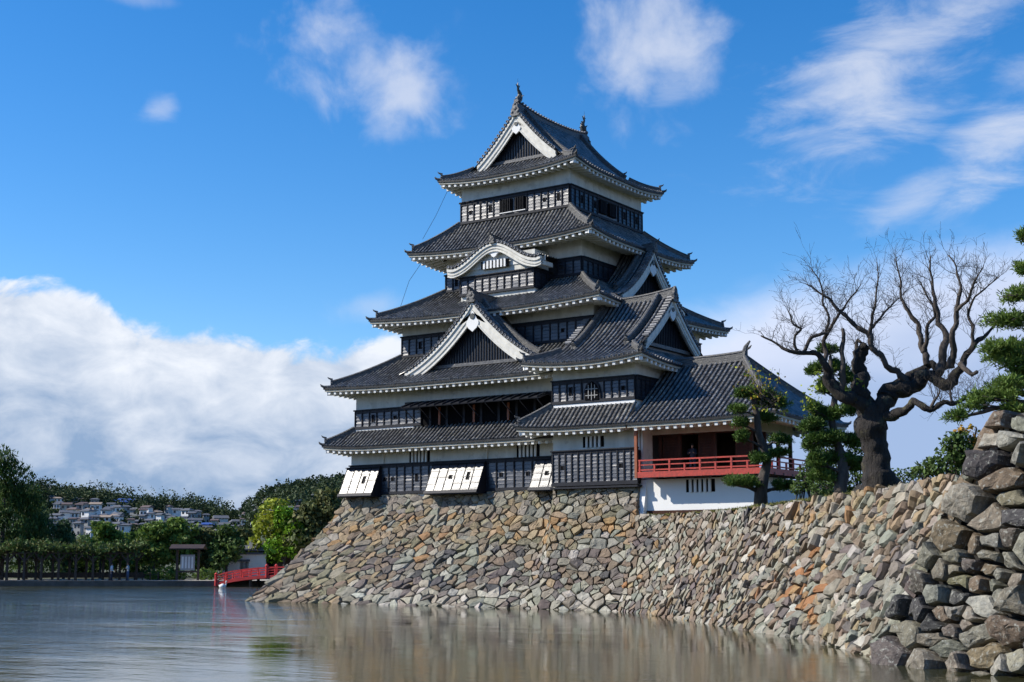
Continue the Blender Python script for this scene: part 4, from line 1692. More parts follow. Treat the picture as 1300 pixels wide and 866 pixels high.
def leaves(C, size, normal=None, spread=.8, aspect=.6, down=0.0):
    """diamond-shaped leaf clumps around centres C"""
    n = len(C)
    nn = nr_.normal(size=(n, 3))
    if normal is not None:
        nn = unit(nn) * spread + normal
    nn = unit(nn)
    a = nr_.normal(size=(n, 3))
    a[:, 2] -= down
    a = unit(a - nn * (a * nn).sum(1, keepdims=True))
    b_ = np.cross(nn, a)
    s = size * nr_.uniform(.6, 1.4, (n, 1))
    bend = nn * s * nr_.uniform(-.25, .25, (n, 1))
    V = np.stack([C - a * s, C + b_ * s * aspect + bend, C + a * s, C - b_ * s * aspect + bend], 1)
    return V.reshape(-1, 3)


def shell(c, r, n, inner=.55, flat_bottom=0.0):
    """points through the outer volume of an ellipsoid with an uneven surface"""
    d = unit(nr_.normal(size=(n, 3)))
    if flat_bottom:
        d[:, 2] = np.where(d[:, 2] < 0, d[:, 2] * flat_bottom, d[:, 2])
    rad = nr_.uniform(inner, 1.0, (n, 1)) ** .6
    lump = 1 + .22 * np.sin(d[:, :1] * 7 + c[0]) * np.cos(d[:, 1:2] * 6 + c[1]) + .12 * np.sin(d[:, 2:3] * 9 + c[0] * 3)
    P = np.array(c) + d * rad * lump * np.array(r)
    return P, unit(d / np.array(r))


def bg_tree(name, label, cat, base, h, w, leaf, n=2600, trunk_h=.35, clumps=14, size=.22, group=None, flat=.8, willow=False, trunk='bark', lean=0, seed=None, tr=.16, top=1.0):
    rr = random.Random(seed if seed is not None else len(bpy.data.objects))
    t = thing(name, label, cat, tuple(base), group)
    bx_, by, bz = base
    tb_ = MB()
    th = h * trunk_h
    top_ = Vector((bx_ + lean, by, bz + h * .8))
    tb_.tube([(bx_, by, bz - .1), (bx_ + lean * .2, by, bz + th * .6), (bx_ + lean * .5, by, bz + th), tuple(top_)], [tr, tr * .75, tr * .6, tr * .15], 7)
    C, NN = [], []
    for i in range(clumps):
        f = (i + .5) / clumps
        z = th + (h - th) * (f ** .9)
        rad = w * sqrt(max(.05, 1 - ((z - th * .8) / (h - th * .8) * 1.02) ** 2 * top)) * .72
        a = rr.uniform(0, 2 * pi)
        q = rad * rr.uniform(.25, 1.0)
        c = (bx_ + lean * .7 + cos(a) * q, by + sin(a) * q, bz + z - h * .06)
        cr = w * rr.uniform(.30, .48)
        P, d = shell(c, (cr, cr, cr * flat), n // clumps, .5)
        C.append(P)
        NN.append(d)
        if not willow:
            tb_.tube([(bx_ + lean * .4, by, bz + th * rr.uniform(.6, 1.1)), ((bx_ + c[0]) / 2, (by + c[1]) / 2, (bz + th + c[2]) / 2), c], [tr * .4, tr * .28, tr * .08], 5)
    C, NN = np.concatenate(C), np.concatenate(NN)
    if willow:
        # hanging strands
        k = n // 3
        src = C[nr_.integers(0, len(C), k)]
        drop = nr_.uniform(0, h * .35, (k, 1))
        C2 = src - np.concatenate([np.zeros((k, 2)), drop], 1)
        C2[:, 2] = np.maximum(C2[:, 2], bz + h * .12)
        C = np.concatenate([C, C2])
        V = leaves(C, size, spread=1.0, aspect=.3, down=3.0)
    else:
        V = leaves(C, size, normal=NN * .7, spread=.9, aspect=.65)
    tb_.build('trunk', trunk, t)
    mesh_np('crown', V, 4, leaf, t)
    return t


# ------------------------------------------------------------------ far hills, woods and town
def hill_el(px):
    P = [(-700, 655), (-300, 640), (-60, 636), (0, 636), (60, 634), (110, 636), (150, 643), (190, 649), (235, 650), (262, 655), (296, 662), (306, 660), (322, 645), (345, 633), (385, 625), (430, 619), (470, 616), (560, 614),
         (800, 620), (1100, 640), (1400, 640), (2000, 650)]
    for a, b_ in zip(P, P[1:]):
        if a[0] <= px <= b_[0]:
            t = (px - a[0]) / (b_[0] - a[0])
            t = t * t * (3 - 2 * t)
            return a[1] + (b_[1] - a[1]) * t
    return 640


def ridge_dist(px):
    return 980 if px < 300 else (980 - min(1, (px - 300) / 40) * 260)


def terrain_h(px, r):
    R1 = ridge_dist(px)
    R0 = R1 * .42
    zt = CAM[2] + (706 - hill_el(px)) / FPX * R1 - .5
    t = max(0, min(1, (r - R0) / (R1 - R0)))
    s = t * t * (3 - 2 * t) * .55 + t * .45
    if r > R1:
        s = 1 - min(.5, (r - R1) / 900)
    d = unit(np.array([*ray_dir(px, 706)[:2]]))
    return .45 + zt * s + 1.2 * mnoise.noise(Vector((px * .03, r * .01, 1))) * t


hm = MB()
pxs = [-700 + 20 * i for i in range(135)]
rsx = [380, 420, 480, 540, 600, 660, 720, 780, 840, 900, 960, 1000, 1100, 1300, 1700]
rows = []
for r in rsx:
    row = []
    for px in pxs:
        d = unit(np.array(ray_dir(px, 706)[:2]))
        row.append((CAM[0] + d[0] * r, CAM[1] + d[1] * r, terrain_h(px, r) if r > 385 else .3))
    rows.append(row)
hm.loft(rows, closed=False)
tag(hm.build('hills', 'hill', smooth=True), kind='structure')


def hill_hit(px, py):
    d = ray_dir(px, py)
    g = hypot(d[0], d[1])
    for r in range(400, 1300, 6):
        z = CAM[2] + d[2] / g * r
        if terrain_h(px, r) >= z:
            return np.array([CAM[0] + d[0] / g * r, CAM[1] + d[1] / g * r, terrain_h(px, r)]), r
    r = ridge_dist(px)
    return np.array([CAM[0] + d[0] / g * r, CAM[1] + d[1] / g * r, terrain_h(px, r)]), r


hp = [(54, 632, 22, 'wall_white', 'roof_grey', 2.6), (88, 643, 20, 'wall_grey', 'roof_grey', 3), (104, 642, 16, 'wall_grey', 'roof_brown', 3), (120, 640, 16, 'wall_cream', 'roof_grey', 3),
      (146, 643, 11, 'wall_white', 'roof_red', 3), (157, 650, 24, 'wall_cream', 'roof_blue', 2.2), (133, 642, 14, 'wall_white', 'roof_grey', 3), (104, 671, 24, 'wall_white', 'roof_brown', 4.4),
      (85, 650, 12, 'wall_grey', 'roof_grey', 3.5), (195, 651, 13, 'wall_white', 'roof_grey', 4), (208, 645, 12, 'wall_white', 'roof_tan', 4), (227, 648, 17, 'wall_cream', 'roof_tan', 3.5),
      (212, 661, 8, 'wall_grey', 'wall_grey', 9), (241, 647, 13, 'wall_white', 'roof_grey', 3.2), (255, 650, 13, 'wall_white', 'roof_grey', 3.2), (270, 652, 15, 'wall_white', 'roof_brown', 3.5), (284, 652, 14, 'wall_white', 'roof_grey', 3.2),
      (291, 648, 11, 'wall_white', 'roof_grey', 3), (313, 650, 16, 'wall_cream', 'roof_grey', 3), (280, 666, 16, 'wall_white', 'roof_grey', 4), (262, 675, 15, 'wall_white', 'roof_blue', 3.2), (329, 651, 14, 'wall_white', 'roof_grey', 3),
      (394, 645, 9, 'wall_white', 'roof_grey', 6), (378, 652, 8, 'wall_white', 'wall_grey', 4), (186, 642, 10, 'wall_white', 'roof_grey', 3), (171, 655, 12, 'wall_grey', 'roof_grey', 3.5), (312, 663, 12, 'wall_cream', 'roof_grey', 4)]
hr_ = random.Random(21)
desc = {}
fixed = len(hp)
taken = [(a[0], a[1]) for a in hp]
tries = 0
while len(hp) < 165 and tries < 4000:
    tries += 1
    x, y = hr_.uniform(62, 410), hr_.uniform(640, 686)
    if y < hill_el(x) + 6:
        continue
    if any(abs(x - a) < 10 and abs(y - b_) < 3.8 for a, b_ in taken):
        continue
    taken.append((x, y))
    hp.append((x, y, hr_.uniform(7, 12.5), hr_.choice(['wall_white', 'wall_white', 'wall_white', 'wall_cream', 'wall_grey']), hr_.choice(['roof_grey'] * 7 + ['roof_brown'] * 2 + ['roof_tan']), hr_.uniform(2.8, 4.2)))


def house(px, py, wpx, wm_, rm_, ratio, label, lone):
    p, r = hill_hit(px, py)
    W = wpx / FPX * r
    D = W * hr_.uniform(.6, .85)
    Hh = min(9, max(3.2, W / ratio * 1.05)) if lone else hr_.uniform(3.4, 5.8)
    a = YAW + hr_.uniform(-.5, .5)
    e = (cos(a), sin(a))
    n = (-e[1], e[0])
    t = thing('house', label, 'house', tuple(p), None if lone else 'houses of the hillside town')
    hb = MB()
    hb.box((p[0], p[1], p[2] + Hh / 2 - 1.5), (W, D, Hh + 3), e)
    w_ = hb.build('wall', wm_, t)
    rb_ = MB()
    Q = lambda u, v, z: (p[0] + e[0] * u + n[0] * v, p[1] + e[1] * u + n[1] * v, p[2] + z)
    ov, rh = .6, (Hh * .10 if rm_ == 'wall_grey' else D * .26)
    hx, hy = W / 2 + ov, D / 2 + ov
    rx = hx if hr_.random() < .4 else hx * .5
    vs = [Q(-hx, -hy, Hh), Q(hx, -hy, Hh), Q(hx, hy, Hh), Q(-hx, hy, Hh), Q(-rx, 0, Hh + rh), Q(rx, 0, Hh + rh)]
    vs += [(a_, b_, c - .25) for a_, b_, c in vs[:4]]
    rb_.add(vs, [(0, 1, 5, 4), (2, 3, 4, 5), (1, 2, 5), (3, 0, 4), (0, 6, 7, 1), (1, 7, 8, 2), (2, 8, 9, 3), (3, 9, 6, 0), (6, 9, 8, 7)])
    rb_.build('roof', rm_, t)
    wb_ = MB()
    nw = max(2, int(W / 2.6))
    for fl in range(2 if Hh > 4.6 else 1):
        for k in range(nw):
            u = -W / 2 + W * (k + .5) / nw
            if hr_.random() < .2:
                continue
            c = Q(u, -D / 2 - .02, 1.5 + fl * 2.6)
            wb_.box(c, (W / nw * .5, .1, 1.3), e)
    if wb_.V:
        wb_.build('window', 'glass', t)


mat_word = {'wall_white': 'white', 'wall_cream': 'cream', 'wall_grey': 'grey', 'roof_grey': 'slate grey', 'roof_brown': 'brown', 'roof_tan': 'tan', 'roof_blue': 'blue', 'roof_red': 'red'}
special = {0: 'white house high on the hill at the far left, beside the tall willow', 4: 'small white house with the only bright red roof on the hill',
           5: 'long hillside house with a wide blue roof under the red roofed one', 7: 'wide white house low on the slope with a brown roof and many windows',
           12: 'tall grey concrete block among the lower hillside houses', 11: 'cream hillside house with a broad tan roof near the ridge', 22: 'tall narrow white house alone below the wooded right hill',
           19: 'white house with grey roof standing lower than the row of white houses', 20: 'white house with a blue roof low behind the bank pines'}
for i, (x, y, w_, a, b_, rt) in enumerate(hp):
    lab = special.get(i)
    if lab:
        house(x, y, w_, a, b_, rt, lab, True)
    else:
        house(x, y, w_, a, b_, rt, 'distant %s walled hillside house with a %s roof' % (mat_word[a], mat_word[b_]), i < fixed)

# relabel: houses that nothing tells apart share a group
for o in bpy.data.objects:
    if o.name.startswith('house') and not o.get('group') and o['label'].startswith('distant'):
        o['group'] = 'houses of the hillside town'

# woods on the hills
CC = []
fr_ = random.Random(5)


def wood(px, py, size, back=0):
    p, r = hill_hit(px, py)
    d = unit(np.array(ray_dir(px, 706)[:2]))
    p[:2] += d * back
    k = size
    P, _ = shell((p[0], p[1], p[2] + k * .6), (k * .62, k * .62, k * .70), 210, .4)
    CC.append(P)


for i in range(150):
    px = -120 + 440 * i / 150 + fr_.uniform(-2, 2)
    if 296 < px < 308:
        continue
    wood(px, hill_el(px) + fr_.uniform(0, 5), fr_.uniform(4.0, 11.5) if px < 300 else 6)
for i in range(330):
    px = fr_.uniform(-120, 302)
    wood(px, hill_el(px) + 2 + fr_.random() ** 1.5 * (7 if px < 185 else 4), fr_.uniform(4.5, 7.5))
for i in range(190):
    px = fr_.uniform(40, 470)
    y = fr_.uniform(640, 690)
    if y < hill_el(px) + 5:
        continue
    if any(abs(px - a) < 11 and -3 < y - b_ < 9 for a, b_ in taken[:27]) and fr_.random() < .9:
        continue
    wood(px, y, fr_.uniform(2.4, 4.4))
for i in range(260):
    px = fr_.uniform(306, 520)
    wood(px, hill_el(px) + fr_.random() * 34, fr_.uniform(4, 6.5))
for i in range(420):
    px = fr_.uniform(520, 1150)
    wood(px, hill_el(px) + fr_.random() ** 1.3 * 34, fr_.uniform(5, 8))
C_ = np.concatenate(CC)
tag(mesh_np('hillside_wood', leaves(C_, .55, spread=1, aspect=.8), 4, 'leaf_hill', None), 'dense dark green woods covering the hills behind the town', 'woods', kind='stuff')

# ------------------------------------------------------------------ far bank of the moat
bp_ = bank_px
bg_tree('willow', 'tall dark willow at the left edge of the picture, highest tree on the far bank', 'tree', bp_(2, 7), 12.8, 3.3, 'leaf_dark', 5200, .3, 18, .22, willow=True, seed=1, tr=.35)
bg_tree('willow', 'second dark willow with a rounded top right of the tallest one', 'tree', bp_(33, 9), 9.2, 3.0, 'leaf_dark', 3600, .3, 14, .2, willow=True, seed=2, tr=.3)
bg_tree('willow', 'lighter green drooping willow above the wisteria arbour', 'tree', bp_(50, 11), 7.2, 2.4, 'leaf_willow', 2800, .3, 12, .2, willow=True, seed=3)
bg_tree('willow', 'small pale drooping willow right of the larger light green willow', 'tree', bp_(82, 12), 6.0, 1.8, 'leaf_willow', 1800, .3, 10, .2, willow=True, seed=4)
G_ = 'pines along the far bank'
bg_tree('pine_tree', 'flat topped pine rising behind the arbour with layered crown', 'tree', bp_(128, 13), 5.8, 2.8, 'leaf_mid', 3000, .4, 14, .2, flat=.42, seed=5)
bg_tree('pine_tree', 'low spreading pine just right of the flat topped one', 'tree', bp_(148, 16), 4.6, 2.6, 'leaf_mid', 2200, .3, 10, .2, flat=.5, seed=6)
bg_tree('pine_tree', 'broad green pine with forked trunk behind the low bank fence', 'tree', bp_(196, 9), 5.4, 2.9, 'leaf_mid', 3400, .35, 16, .2, flat=.55, seed=7)
bg_tree('pine_tree', 'tallest round green pine beside and left of the notice board', 'tree', bp_(226, 10), 6.0, 3.0, 'leaf_mid', 3400, .3, 16, .2, flat=.6, seed=8)
bg_tree('broadleaf_tree', 'darker olive tree directly above the notice board', 'tree', bp_(262, 11), 4.8, 2.6, 'leaf_olive', 2600, .35, 13, .2, seed=9)
bg_tree('broadleaf_tree', 'dark green tree standing behind the left end of the red bridge', 'tree', bp_(288, 10), 5.0, 2.6, 'leaf_dark', 2800, .35, 13, .2, seed=10)
bg_tree('broadleaf_tree', 'yellow green autumn tree above the red bridge', 'tree', bp_(346, 13), 7.6, 3.3, 'leaf_yellow', 2400, .35, 15, .22, seed=11, flat=.9)
bg_tree('broadleaf_tree', 'bright lime green tree pressed against the yellowing one', 'tree', bp_(361, 11), 7.0, 2.6, 'leaf_lime', 1800, .35, 12, .22, seed=12)
bg_tree('broadleaf_tree', 'dark olive tree between the lime tree and the stone base', 'tree', bp_(388, 12), 7.6, 3.2, 'leaf_olive', 3200, .25, 14, .24, seed=13)
bg_tree('broadleaf_tree', 'dark tree rising beside the top of the stone base', 'tree', bp_(416, 13), 8.8, 3.4, 'leaf_olive', 3200, .25, 14, .24, seed=14)
bg_tree('broadleaf_tree', 'deep green tree hidden behind the pines of the far bank', 'tree', bp_(172, 22), 4.6, 3.0, 'leaf_dark', 2200, .2, 12, .24, seed=15)
bg_tree('broadleaf_tree', 'small dark tree filling the gap left of the yellow green one', 'tree', bp_(312, 18), 5.0, 2.4, 'leaf_olive', 1900, .2, 10, .22, seed=16)
bg_tree('broadleaf_tree', 'dark low tree behind the arbour next to the willows', 'tree', bp_(108, 20), 4.0, 3.0, 'leaf_dark', 2000, .2, 10, .24, seed=17)
# hedge of mixed shrubs behind the bank walk
C_ = []
for i in range(64):
    p = bank(-6 + i * 1.05, 19 + random.uniform(-1.5, 1.5))
    P, _ = shell((p[0], p[1], 1.2), (1.3, 1.3, random.uniform(1.2, 2.6)), 150, .5)
    C_.append(P)
tag(mesh_np('shrub_belt', leaves(np.concatenate(C_), .2), 4, 'leaf_dark', None), 'dark unbroken belt of shrubs behind the far bank walk', 'shrubs', kind='stuff')

# wisteria arbour
arb = thing('wisteria_arbour', 'long dark post arbour roofed with wisteria along the far bank', 'arbour', bank(4, 4))
t0 = -16.0
tend = float(((bank_px(176, 3.0)[:2] - BO) @ BD))
pm = MB()
npst = int((tend - t0) / 1.55)
for i in range(npst + 1):
    t = t0 + (tend - .6 - t0) * i / npst
    for k in (1.6, 4.8):
        p = bank(t, k, 0)
        q = MB()
        q.box((p[0], p[1], 1.75), (.20, .20, 2.5), tuple(BD))
        for sg in (-1, 1):
            a, b_ = bank(t, k, 2.2), bank(t + sg * .62, k, 2.95)
            q.bar(a, b_, .13)
        q.build('post', 'dark_wood', arb)
for k in (1.6, 4.8):
    a, b_ = bank(t0 - .4, k, 3.02), bank(tend, k, 3.02)
    pm.bar(a, b_, .18, .16)
for i in range(int((tend - t0) / .8)):
    a, b_ = bank(t0 + i * .8, 1.0, 3.14), bank(t0 + i * .8, 5.4, 3.14)
    pm.bar(a, b_, .09)
pm.build('beams', 'dark_wood', arb)
C_ = []
n_ = 15000
tt_ = nr_.uniform(t0 - .8, tend + .4, n_)
kk_ = nr_.uniform(.6, 5.8, n_)
zz_ = 3.10 + np.abs(nr_.normal(0, .32, n_)) + .22 * np.sin(tt_ * .9) * np.sin(tt_ * .37 + 1) + .30 * np.sin(tt_ * .31 + kk_) * np.sin(tt_ * 1.7) + .15
zz_ -= (nr_.random(n_) < .16) * nr_.uniform(.1, .75, n_)
P = np.stack([BO[0] + BD[0] * tt_ + BN[0] * kk_, BO[1] + BD[1] * tt_ + BN[1] * kk_, zz_], 1)
mesh_np('leaf_roof', leaves(P[:9500], .17), 4, 'leaf_dark', arb)
mesh_np('olive_sprays', leaves(P[9500:], .15), 4, 'leaf_olive', arb)  # olive leaves mixed at random among the dark green ones
# low bench rail behind the posts
lr = MB()
for k in (5.6,):
    lr.bar(bank(t0, k, .95), bank(tend, k, .95), .06, .5)
lr.build('back_rail', 'dark_wood', arb)

# fence stakes and round bushes
fn = thing('rope_fence', 'low stake and rail fence right of the arbour on the far bank', 'fence', tuple(bp_(188, 4)))
for px in (172, 182, 192, 202):
    p = bp_(px, 3.5)
    q = MB()
    q.tube([(p[0], p[1], .45), (p[0], p[1], 1.25)], .07, 7)
    q.build('stake', 'dark_wood', fn)
q = MB()
a, b_ = bp_(172, 3.5), bp_(202, 3.5)
q.bar((a[0], a[1], 1.05), (b_[0], b_[1], 1.05), .05)
q.build('rail', 'dark_wood', fn)
for px, s_, lb in ((197, .85, 'leftmost of the clipped round bushes by the low fence'), (213, 1.0, 'middle clipped round bush left of the notice board'), (226, .9, 'clipped round bush nearest the notice board'),
                   (262, 1.0, 'clipped round bush right of the notice board')):
    p = bp_(px, 4.6)
    P, d = shell((p[0], p[1], .5 + s_ * .45), (s_ * 1.0, s_ * 1.0, s_ * .75), 700, .6)
    tag(mesh_np('round_bush', leaves(P, .10, normal=d), 4, 'leaf_mid', None), lb, 'bush', 'clipped bushes on the far bank')

# notice board with little roof
p = bp_(239, 3.2)
nb = thing('notice_board', 'dark roofed notice board with a pale framed panel beside the moat', 'notice board', tuple(p))
q = MB()
for s_ in (-1, 1):
    c = p[:2] + BD * s_ * 1.0
    q.box((c[0], c[1], 1.9), (.2, .2, 2.9), tuple(BD))
q.box((p[0], p[1], 1.3), (2.0, .12, .15), tuple(BD))
fr1 = q.build('frame', 'dark_wood', nb)
q = MB()
c = p[:2] - BN * .1
q.box((c[0], c[1], 2.15), (1.35, .10, 1.45), tuple(BD))
pn_ = q.build('panel', 'wall_grey', nb)
q = MB()
for k in range(4):
    c2 = c - BN * .06 + BD * (-.45 + .3 * k)
    q.box((c2[0], c2[1], 2.15), (.17, .02, 1.1), tuple(BD))
q.build('faded_print', 'paper', pn_)
q = MB()
for s_ in (-1, 1):
    a = [p[0] - BD[0] * 1.6, p[1] - BD[1] * 1.6]
    b2 = [p[0] + BD[0] * 1.6, p[1] + BD[1] * 1.6]
    o2 = BN * s_ * .85
    q.slab([(a[0], a[1], 3.75), (b2[0], b2[1], 3.75), (b2[0] + o2[0], b2[1] + o2[1], 3.38), (a[0] + o2[0], a[1] + o2[1], 3.38)], (0, 0, 1), .09)
q.build('roof', 'dark_wood', nb)

# red bridge
A_ = np.array(bank_px(282, -.3))[:2]
B_ = A_ + np.array([15.0, 6.2])
bd = unit(B_ - A_)
bn = np.array([-bd[1], bd[0]])
Lb = float(np.linalg.norm(B_ - A_))
br = thing('red_bridge', 'arched vermilion footbridge crossing the moat behind the stone base', 'bridge', (A_[0], A_[1], 0))


def bpnt(t, k, z):
    q_ = A_ + bd * t * Lb + bn * k
    arch = .28 + .80 * sin(pi * min(1, t) ** .75)
    return (q_[0], q_[1], arch + z)


q = MB()
q.loft([[bpnt(t / 20, -1.2, 0), bpnt(t / 20, 1.2, 0), bpnt(t / 20, 1.2, -.28), bpnt(t / 20, -1.2, -.28)] for t in range(21)], caps=True)
q.build('deck', 'bridge_red', br)
for s_ in (-1.15, 1.15):
    q = MB()
    for z, w_ in ((.68, .12), (.45, .08), (.22, .08)):
        for t in range(20):
            q.bar(bpnt(t / 20, s_, z), bpnt((t + 1) / 20, s_, z), w_)
    for t in range(21):
        q.bar(bpnt(t / 20, s_, 0), bpnt(t / 20, s_, .68 if t % 2 else .5), .08)
    rl_ = q.build('railing', 'bridge_red', br)
    for t in (0, .3, .6, .9):
        q = MB()
        a = bpnt(t, s_, -.2)
        b2 = bpnt(t, s_, .78)
        q.tube([a, b2, (b2[0], b2[1], b2[2] + .08), (b2[0], b2[1], b2[2] + .22)], [.13, .13, .16, .03], 8)
        q.build('post', 'bridge_red', rl_)
for t in (.2, .4, .6, .8):
    for s_ in (-.9, .9):
        q = MB()
        a = bpnt(t, s_, 0)
        q.tube([(a[0], a[1], -.8), (a[0], a[1], a[2] - .25)], .14, 7)
        q.build('pile', 'dark_wood', br)

# small gatehouse behind the bridge
p = bp_(343, 14)
gh = thing('gatehouse', 'small dark timber gatehouse with a grey tiled roof behind the bridge', 'gatehouse', tuple(p))
e_ = tuple(BD)
Qg = lambda u, v, z: (p[0] + BD[0] * u + BN[0] * v, p[1] + BD[1] * u + BN[1] * v, z)
q = MB()
q.box(Qg(0, 0, 1.9), (4.6, 2.6, 2.8), e_)
w_ = q.build('wall', 'dark_wood', gh)
q = MB()
q.box(Qg(-.2, -1.32, 1.5), (1.5, .1, 2.0), e_)
q.build('doorway', 'void', w_)
q = MB()
q.slab([Qg(-3.2, -2.1, 3.25), Qg(3.2, -2.1, 3.25), Qg(2.2, 0, 4.2), Qg(-2.2, 0, 4.2)], (0, 0, 1), .12)
q.slab([Qg(-3.2, 2.1, 3.25), Qg(3.2, 2.1, 3.25), Qg(2.2, 0, 4.2), Qg(-2.2, 0, 4.2)], (0, 0, 1), .12)
q.add([Qg(-3.2, -2.1, 3.3), Qg(-3.2, 2.1, 3.3), Qg(-2.2, 0, 4.25)], [(0, 1, 2)])
q.add([Qg(3.2, -2.1, 3.3), Qg(3.2, 2.1, 3.3), Qg(2.2, 0, 4.25)], [(0, 1, 2)])
q.build('roof', 'roof_grey', gh)
for px, wid, hh_, lb in ((322, 2.6, 2.4, 'short pale plaster wall left of the gatehouse'), (300, 2.6, 1.7, 'low white garden wall behind the bridge end')):
    pw_ = bp_(px, 12)
    q = MB()
    q.box((pw_[0], pw_[1], .5 + hh_ / 2), (wid, .3, hh_), e_)
    wo_ = q.build('garden_wall', 'plaster_white', None)
    tag(wo_, lb, 'wall')
    q = MB()
    q.box((pw_[0], pw_[1], .5 + hh_ + .1), (wid + .3, .7, .2), e_)
    q.build('coping', 'roof_grey', wo_)


# ------------------------------------------------------------------ people and swan
def person(p, face, label, top, legs, h=1.62, arms='down', hairm='hair', thin=1.0):
    """standing figure; face: unit direction in plan"""
    t = thing('person', label, 'person', tuple(p))
    f = np.array(face)
    s_ = np.array([f[1], -f[0]])
    k = h / 1.7
    P = lambda a, b_, z: (p[0] + (s_[0] * a + f[0] * b_) * k, p[1] + (s_[1] * a + f[1] * b_) * k, p[2] + z * k)
    me = bpy.data.meshes.new('body')
    sk = [(0, 0, .92, .13), (0, 0, 1.12, .12), (0, 0, 1.34, .14), (0, 0, 1.44, .06), (0, .01, 1.50, .055), (0, .02, 1.58, .085), (0, .02, 1.68, .07)]
    ed = [(0, 1), (1, 2), (2, 3), (3, 4), (4, 5), (5, 6)]
    for sg in (-1, 1):
        b0 = len(sk)
        sk += [(sg * .10, 0, .86, .085), (sg * .11, .02 * sg, .48, .055), (sg * .11, -.02 * sg, .09, .04), (sg * .12, .12, .03, .035)]
        ed += [(0, b0), (b0, b0 + 1), (b0 + 1, b0 + 2), (b0 + 2, b0 + 3)]
        b1 = len(sk)
        if arms == 'down':
            sk += [(sg * .18, 0, 1.38, .052), (sg * .23, -.02, 1.12, .042), (sg * .24, .06, .88, .034), (sg * .235, .09, .80, .03)]
        else:
            sk += [(sg * .18, 0, 1.38, .052), (sg * .22, .08, 1.14, .042), (sg * .12, .26, 1.18, .034), (sg * .08, .30, 1.22, .03)]
        ed += [(2, b1), (b1, b1 + 1), (b1 + 1, b1 + 2), (b1 + 2, b1 + 3)]
    org = ORG[t.name]
    me.from_pydata([tuple(np.array(P(a, b_, z)) - org) for a, b_, z, r in sk], ed, [])
    ob_ = bpy.data.objects.new('body', me)
    col.objects.link(ob_)
    ob_.parent = t
    me.materials.append(MATS['skin'])
    m1 = ob_.modifiers.new('Skin', 'SKIN')
    sv = me.skin_vertices[0].data if me.skin_vertices else None
    if sv is None:
        me.attributes  # no skin layer yet
    m2 = ob_.modifiers.new('Sub', 'SUBSURF')
    m2.levels = m2.render_levels = 1
    if len(me.skin_vertices) == 0:
        bpy.context.view_layer.objects.active = ob_
        bpy.ops.mesh.customdata_skin_add()
    for v, (a, b_, z, r) in zip(me.skin_vertices[0].data, sk):
        v.radius = (r * k * .8, r * k * .8)
    me.skin_vertices[0].data[0].use_root = True
    q = MB()
    ring = lambda z, rx, ry, oy=0: [P(cos(2 * pi * i / 12) * rx, sin(2 * pi * i / 12) * ry + oy, z) for i in range(12)]
    q.loft([ring(.86, .17, .12), ring(1.05, .16, .115), ring(1.28, .19, .13), ring(1.40, .16, .10), ring(1.45, .07, .06)])
    for sg in (-1, 1):
        if arms == 'down':
            q.tube([P(sg * .16, 0, 1.40), P(sg * .23, -.02, 1.13), P(sg * .24, .04, .93)], [.075, .06, .05], 8)
        else:
            q.tube([P(sg * .16, 0, 1.40), P(sg * .22, .08, 1.14), P(sg * .14, .22, 1.17)], [.075, .06, .05], 8)
    q.build('jacket', top, t, smooth=True)
    q = MB()
    q.loft([ring(.98, .155, .11), ring(.84, .17, .125)], caps=True)
    for sg in (-1, 1):
        q.tube([P(sg * .09, 0, .9), P(sg * .11, .02 * sg, .48), P(sg * .11, -.02 * sg, .08)], [.10, .075, .06], 8)
    q.build('trousers', legs, t, smooth=True)
    q = MB()
    q.loft([ring(1.60, .09, .095, -.005), ring(1.66, .088, .09, -.01), ring(1.71, .06, .06, 0), ring(1.725, .01, .01, 0)], closed=True)
    q.tube([P(0, -.06, 1.52), P(0, -.05, 1.64)], [.06, .07], 8)
    q.build('hair', hairm, t, smooth=True)
    q = MB()
    for sg in (-1, 1):
        q.tube([P(sg * .12, -.06, .03), P(sg * .12, .05, .05), P(sg * .12, .16, .03)], [.045, .05, .03], 8)
    q.build('shoe', 'cloth_dark', t)
    return t


person(np.array([*bp_(143, 1.0)[:2], .505]), (BD[0], BD[1]), 'person in white top and dark trousers standing under the arbour end', 'cloth_white', 'cloth_dark')
person(np.array([*bp_(163.5, 1.2)[:2], .505]), (-BD[0] * .5, -BD[1] * .5 - .6), 'person in pale grey jacket and jeans beside the last arbour post', 'cloth_grey', 'cloth_jeans', arms='front')
person(np.array([14.75, -9.15, 7.03]), (.3, -.95), 'person in a dark jacket standing in the pavilion doorway', 'cloth_dark', 'cloth_dark', arms='front')

sp = at(283, 745.5, z=0)
q = MB()
sx_, sy_ = BD
S_ = lambda a, b_, z: (sp[0] + (sx_ * a - sy_ * b_) * .5, sp[1] + (sy_ * a + sx_ * b_) * .5, z * .5)
q.tube([S_(-.75, 0, .30), S_(-.55, 0, .20), S_(-.2, 0, .16), (S_(.2, 0, .18)), S_(.42, 0, .22), S_(.55, 0, .42), S_(.56, 0, .70), S_(.50, 0, .92), S_(.56, 0, 1.02), S_(.68, 0, .98), S_(.74, 0, .95)],
       [.03, .14, .24, .24, .13, .06, .045, .045, .07, .055, .03], 9)
sw = q.build('swan', 'swan_white', None, smooth=True)
tag(sw, 'white swan floating beneath the left end of the red bridge', 'swan')
q = MB()
q.tube([S_(.73, 0, .96), S_(.88, 0, .91)], [.03, .012], 6)
q.build('beak', 'beak', sw)
q = MB()
for s_ in (-1, 1):
    q.slab([S_(-.7, s_ * .12, .38), S_(-.3, s_ * .22, .40), S_(.2, s_ * .22, .32), S_(.1, s_ * .25, .18), S_(-.4, s_ * .2, .2)], (0, 0, 1), .04)
q.build('wing', 'swan_white', sw)

